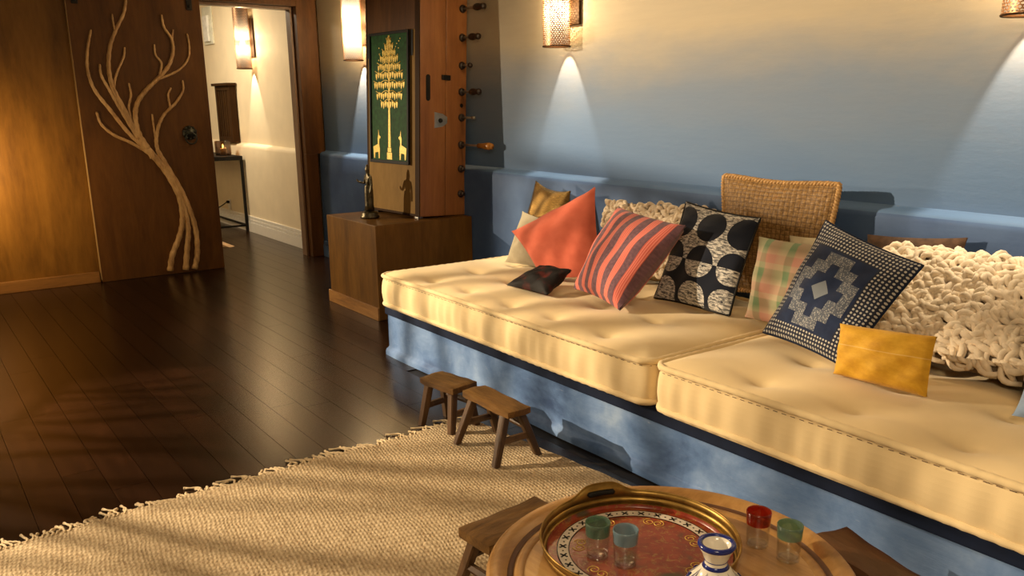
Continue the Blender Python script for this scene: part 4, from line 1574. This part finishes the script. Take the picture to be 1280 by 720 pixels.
for q in range(NXM):
    a = 2 * PI * q / NXM
    Mx = Matrix.Rotation(a, 4, 'Z') @ Matrix.Translation((.1815, 0, .0042))
    for s_ in (-1, 1):
        mb.box((-.0105, -.0021, 0), (.0105, .0021, .0006), 0, Mx @ Matrix.Rotation(s_ * PI / 4, 4, 'Z'))
    mb.box((-.002, -.002, 0), (.002, .002, .0006), 0, Matrix.Rotation(a + PI / NXM, 4, 'Z') @ Matrix.Translation((.1815, 0, .0042)))
xm = mb.build('painted_crosses', M['black'], ty)
xm['kind'] = 'stuff'
mb = MB()
for q in range(7):
    a = 2 * PI * q / 7 + .3
    for s_ in (-1, 1):
        pts = []
        for i in range(22):
            f = i / 21
            th_ = f * 1.5 * 2 * PI
            rr_ = .016 * (1 - f * .75)
            pts.append(Matrix.Rotation(a + s_ * .085, 4, 'Z') @ Vector((.142 + rr_ * math.cos(th_), s_ * rr_ * math.sin(th_), .0040)))
        mb.tube(pts, .0011, 5, flat=.5)
gs = mb.build('gilt_scrolls', M['gilt'], ty, True)
gs['kind'] = 'stuff'

# ------------------------------------------------------------------ tea glasses


def tea_glass(x, y, z, tint, bodycol, body, label):
    t = thing('tea_glass', label, 'glass', (x, y, z), group='small tea glasses with coloured rims')
    H, r0, r1 = .090, .0262, .0300
    R = lambda h: r0 + (r1 - r0) * (h / H) ** 1.3
    mb = MB()
    hs = [i * .058 / 8 for i in range(9)]
    mb.lathe([(0, .0), (r0 - .002, 0)] + [(R(h), h + (.0015 if i == 0 else 0)) for i, h in enumerate(hs)], 32)
    mb.lathe([(R(h) - .0022, h) for h in reversed([.010, .02, .03, .04, .05, .058])] + [(r0 - .007, .0085), (0, .008)], 32)
    mb.build('glass_body', M['glass'], t, True)
    MB().tube([((r0 - .0045) * math.cos(a_), (r0 - .0045) * math.sin(a_), .0035) for a_ in [2 * PI * i / 28 for i in range(28)]], .0025, 7, closed=True).build('base_ring', M['glass'], t, True)
    gm = glass_mat('band_glass', tint, body, bodycol)
    mb = MB()
    mb.lathe([(R(.058), .058), (R(.068), .068), (R(.08), .08), (R(.0885), .0885), (R(.09) - .0011, .0905), (R(.0885) - .0022, .0885), (R(.08) - .0022, .08), (R(.068) - .0022, .068), (R(.058) - .0022, .058)], 32)
    mb.build('coloured_band', gm, t, True)
    return t


zt = .3615
tea_glass(-1.297, 1.190, .3655, (.30, .50, .28), (.24, .36, .28), .30, 'green-rimmed tea glass on the tray, left of the blue-rimmed one')
tea_glass(-1.231, 1.216, .3655, (.45, .62, .68), (.34, .48, .56), .36, 'blue-rimmed tea glass on the tray, beside the white vase')
tea_glass(-1.102, 1.533, zt, (.62, .10, .035), (.35, .04, .015), .25, 'red-rimmed tea glass on the wooden table')
tea_glass(-1.016, 1.536, zt, (.35, .58, .36), (.30, .42, .36), .30, 'green-rimmed tea glass on the wooden table, beside the red-rimmed one')

# ------------------------------------------------------------------ blue and white vase
vs = thing('vase', 'white ceramic vase with cobalt blue rim and painted leaves, on the wooden table', 'vase', (-.945, 1.185, zt))
M['glaze'] = plain('white_glaze', (.78, .72, .60), .15, var=.03)
M['cobalt'] = plain('cobalt_glaze', (.015, .025, .17), .15, var=.3)


def vr(z):
    pts_ = [(0, .040), (.012, .044), (.04, .062), (.075, .068), (.115, .056), (.139, .034), (.152, .0225), (.160, .0215), (.172, .026), (.19, .0345), (.196, .0365)]
    for (a, b) in zip(pts_, pts_[1:]):
        if a[0] <= z <= b[0]:
            f = (z - a[0]) / (b[0] - a[0])
            f = f * f * (3 - 2 * f) * .5 + f * .5
            return a[1] + (b[1] - a[1]) * f
    return pts_[-1][1]


prof = [(0, 0)] + [(vr(i * .196 / 44), i * .196 / 44) for i in range(45)] + [(.0335, .199), (.0285, .1975), (.024, .184), (.018, .164), (.016, .155), (.03, .125), (0, .115)]
MB().lathe(prof, 48).build('vase_body', M['glaze'], vs, True)
MB().lathe([(.0355, .1905), (.0380, .195), (.0368, .1998), (.031, .2005), (.0275, .1972), (.0285, .1962)], 48).build('blue_rim', M['cobalt'], vs, True)
for z0__, z1__ in ((.1475, .1545), (.1612, .1632), (.047, .052), (.014, .02)):
    MB().lathe([(vr(z0__) + .0002, z0__), (vr(z0__) + .0009, z0__ + .0004), (vr(z1__) + .0009, z1__ - .0004), (vr(z1__) + .0002, z1__)], 48).build('blue_band', M['cobalt'], vs, True)
mb = MB()


def onv(a, z, o=.0008):
    r_ = vr(z) + o
    return Vector((r_ * math.cos(a), r_ * math.sin(a), z))


NP = 9
for q in range(NP):
    a = 2 * PI * q / NP
    for (w, zlo, zhi, off) in ((.21, .060, .145, 0), ):
        G = []
        for i in range(13):
            f = i / 12
            z = zlo + (zhi - zlo) * f
            hw = w * math.sin(PI * f ** .8) ** .8 + .005
            G.append([onv(a + s_ * hw, z) for s_ in (-1, -.5, .5, 1)])
        # outlined leaf: two side strips
        for i in range(12):
            for jj in (0, 2):
                mb.add([G[i][jj], G[i][jj + 1], G[i + 1][jj + 1], G[i + 1][jj]], [(0, 1, 2, 3)])
    b = a + PI / NP
    for zc in (.068, .086, .103, .118):
        w = .10 * (1 - (zc - .06) * 6)
        for s_ in (-1, 1):
            mb.tube([onv(b, zc), onv(b + s_ * w * .7, zc + .008), onv(b + s_ * w, zc + .003)], .0018, 5)
    mb.tube([onv(b, .056 + i * .011) for i in range(7)], .0012, 5)
    mb.tube([onv(a, .070 + i * .010) for i in range(5)], .0016, 5)
pt = mb.build('painted_leaves', M['cobalt'], vs, True)
pt['kind'] = 'stuff'

# ------------------------------------------------------------------ the lamps left of the frame: floor lamp and caged spot (they cast the picture's shadows)
fl = thing('floor_lamp', 'dark metal floor lamp with a domed shade beside the panelled wall', 'lamp', (LAMP_B.x, LAMP_B.y, 0))
MB().lathe([(0, 0), (.13, 0), (.13, .012), (.02, .022), (0, .022)], 24).build('base', M['iron'], fl, True)
MB().tube([(.0, -.12, .02), (0, -.12, 1.52), (0, -.06, 1.56), (0, 0, 1.53)], .009, 8).build('pole', M['iron'], fl, True)
MB().tube([(0, -.12, .018), (0, -.02, .018)], .012, 8).build('foot_bar', M['iron'], fl, True)
sh = MB().lathe([(.004, .155), (.04, .15), (.09, .10), (.125, .022)], 32, c=(0, 0, LAMP_B.z)).build('shade', M['iron'], fl, True)

cg = thing('cage_lamp', 'hanging iron lantern with wavy upright bars', 'lamp', LAMP_A + Vector((0, 0, .2)))
ad = math.atan2(2.1 - LAMP_A.y, -1.75 - LAMP_A.x)
for i in range(27):
    a = ad + (i - 13) * .050 + .014 * math.sin(i * 2.3)
    rr_ = .45
    pts = []
    for q in range(13):
        f = q / 12
        aa = a + .022 * math.sin(f * 9 + i * 1.7)
        pts.append((LAMP_A.x + rr_ * math.cos(aa), LAMP_A.y + rr_ * math.sin(aa), LAMP_A.z - .44 + .325 * f))
    MB().tube(pts, .0026 + .0013 * (i % 3), 6).build('bar', M['iron'], cg, True, world=True)
for z in (-.44, -.115):
    ringp = [(LAMP_A.x + .45 * math.cos(a), LAMP_A.y + .45 * math.sin(a), LAMP_A.z + z) for a in [2 * PI * i / 40 for i in range(40)]]
    MB().tube(ringp, .007, 6, closed=True).build('hoop', M['iron'], cg, True, world=True)
MB().tube([LAMP_A + Vector((0, 0, .05)), Vector((LAMP_A.x, LAMP_A.y, CEIL))], .006, 6).build('chain', M['iron'], cg, world=True)
mb = MB()
mb.tube([LAMP_A + Vector((0, 0, .05)), LAMP_A + Vector((-.45 * math.cos(ad), -.45 * math.sin(ad), -.115))], .006, 6)
mb.build('cross_bar', M['iron'], cg, world=True)
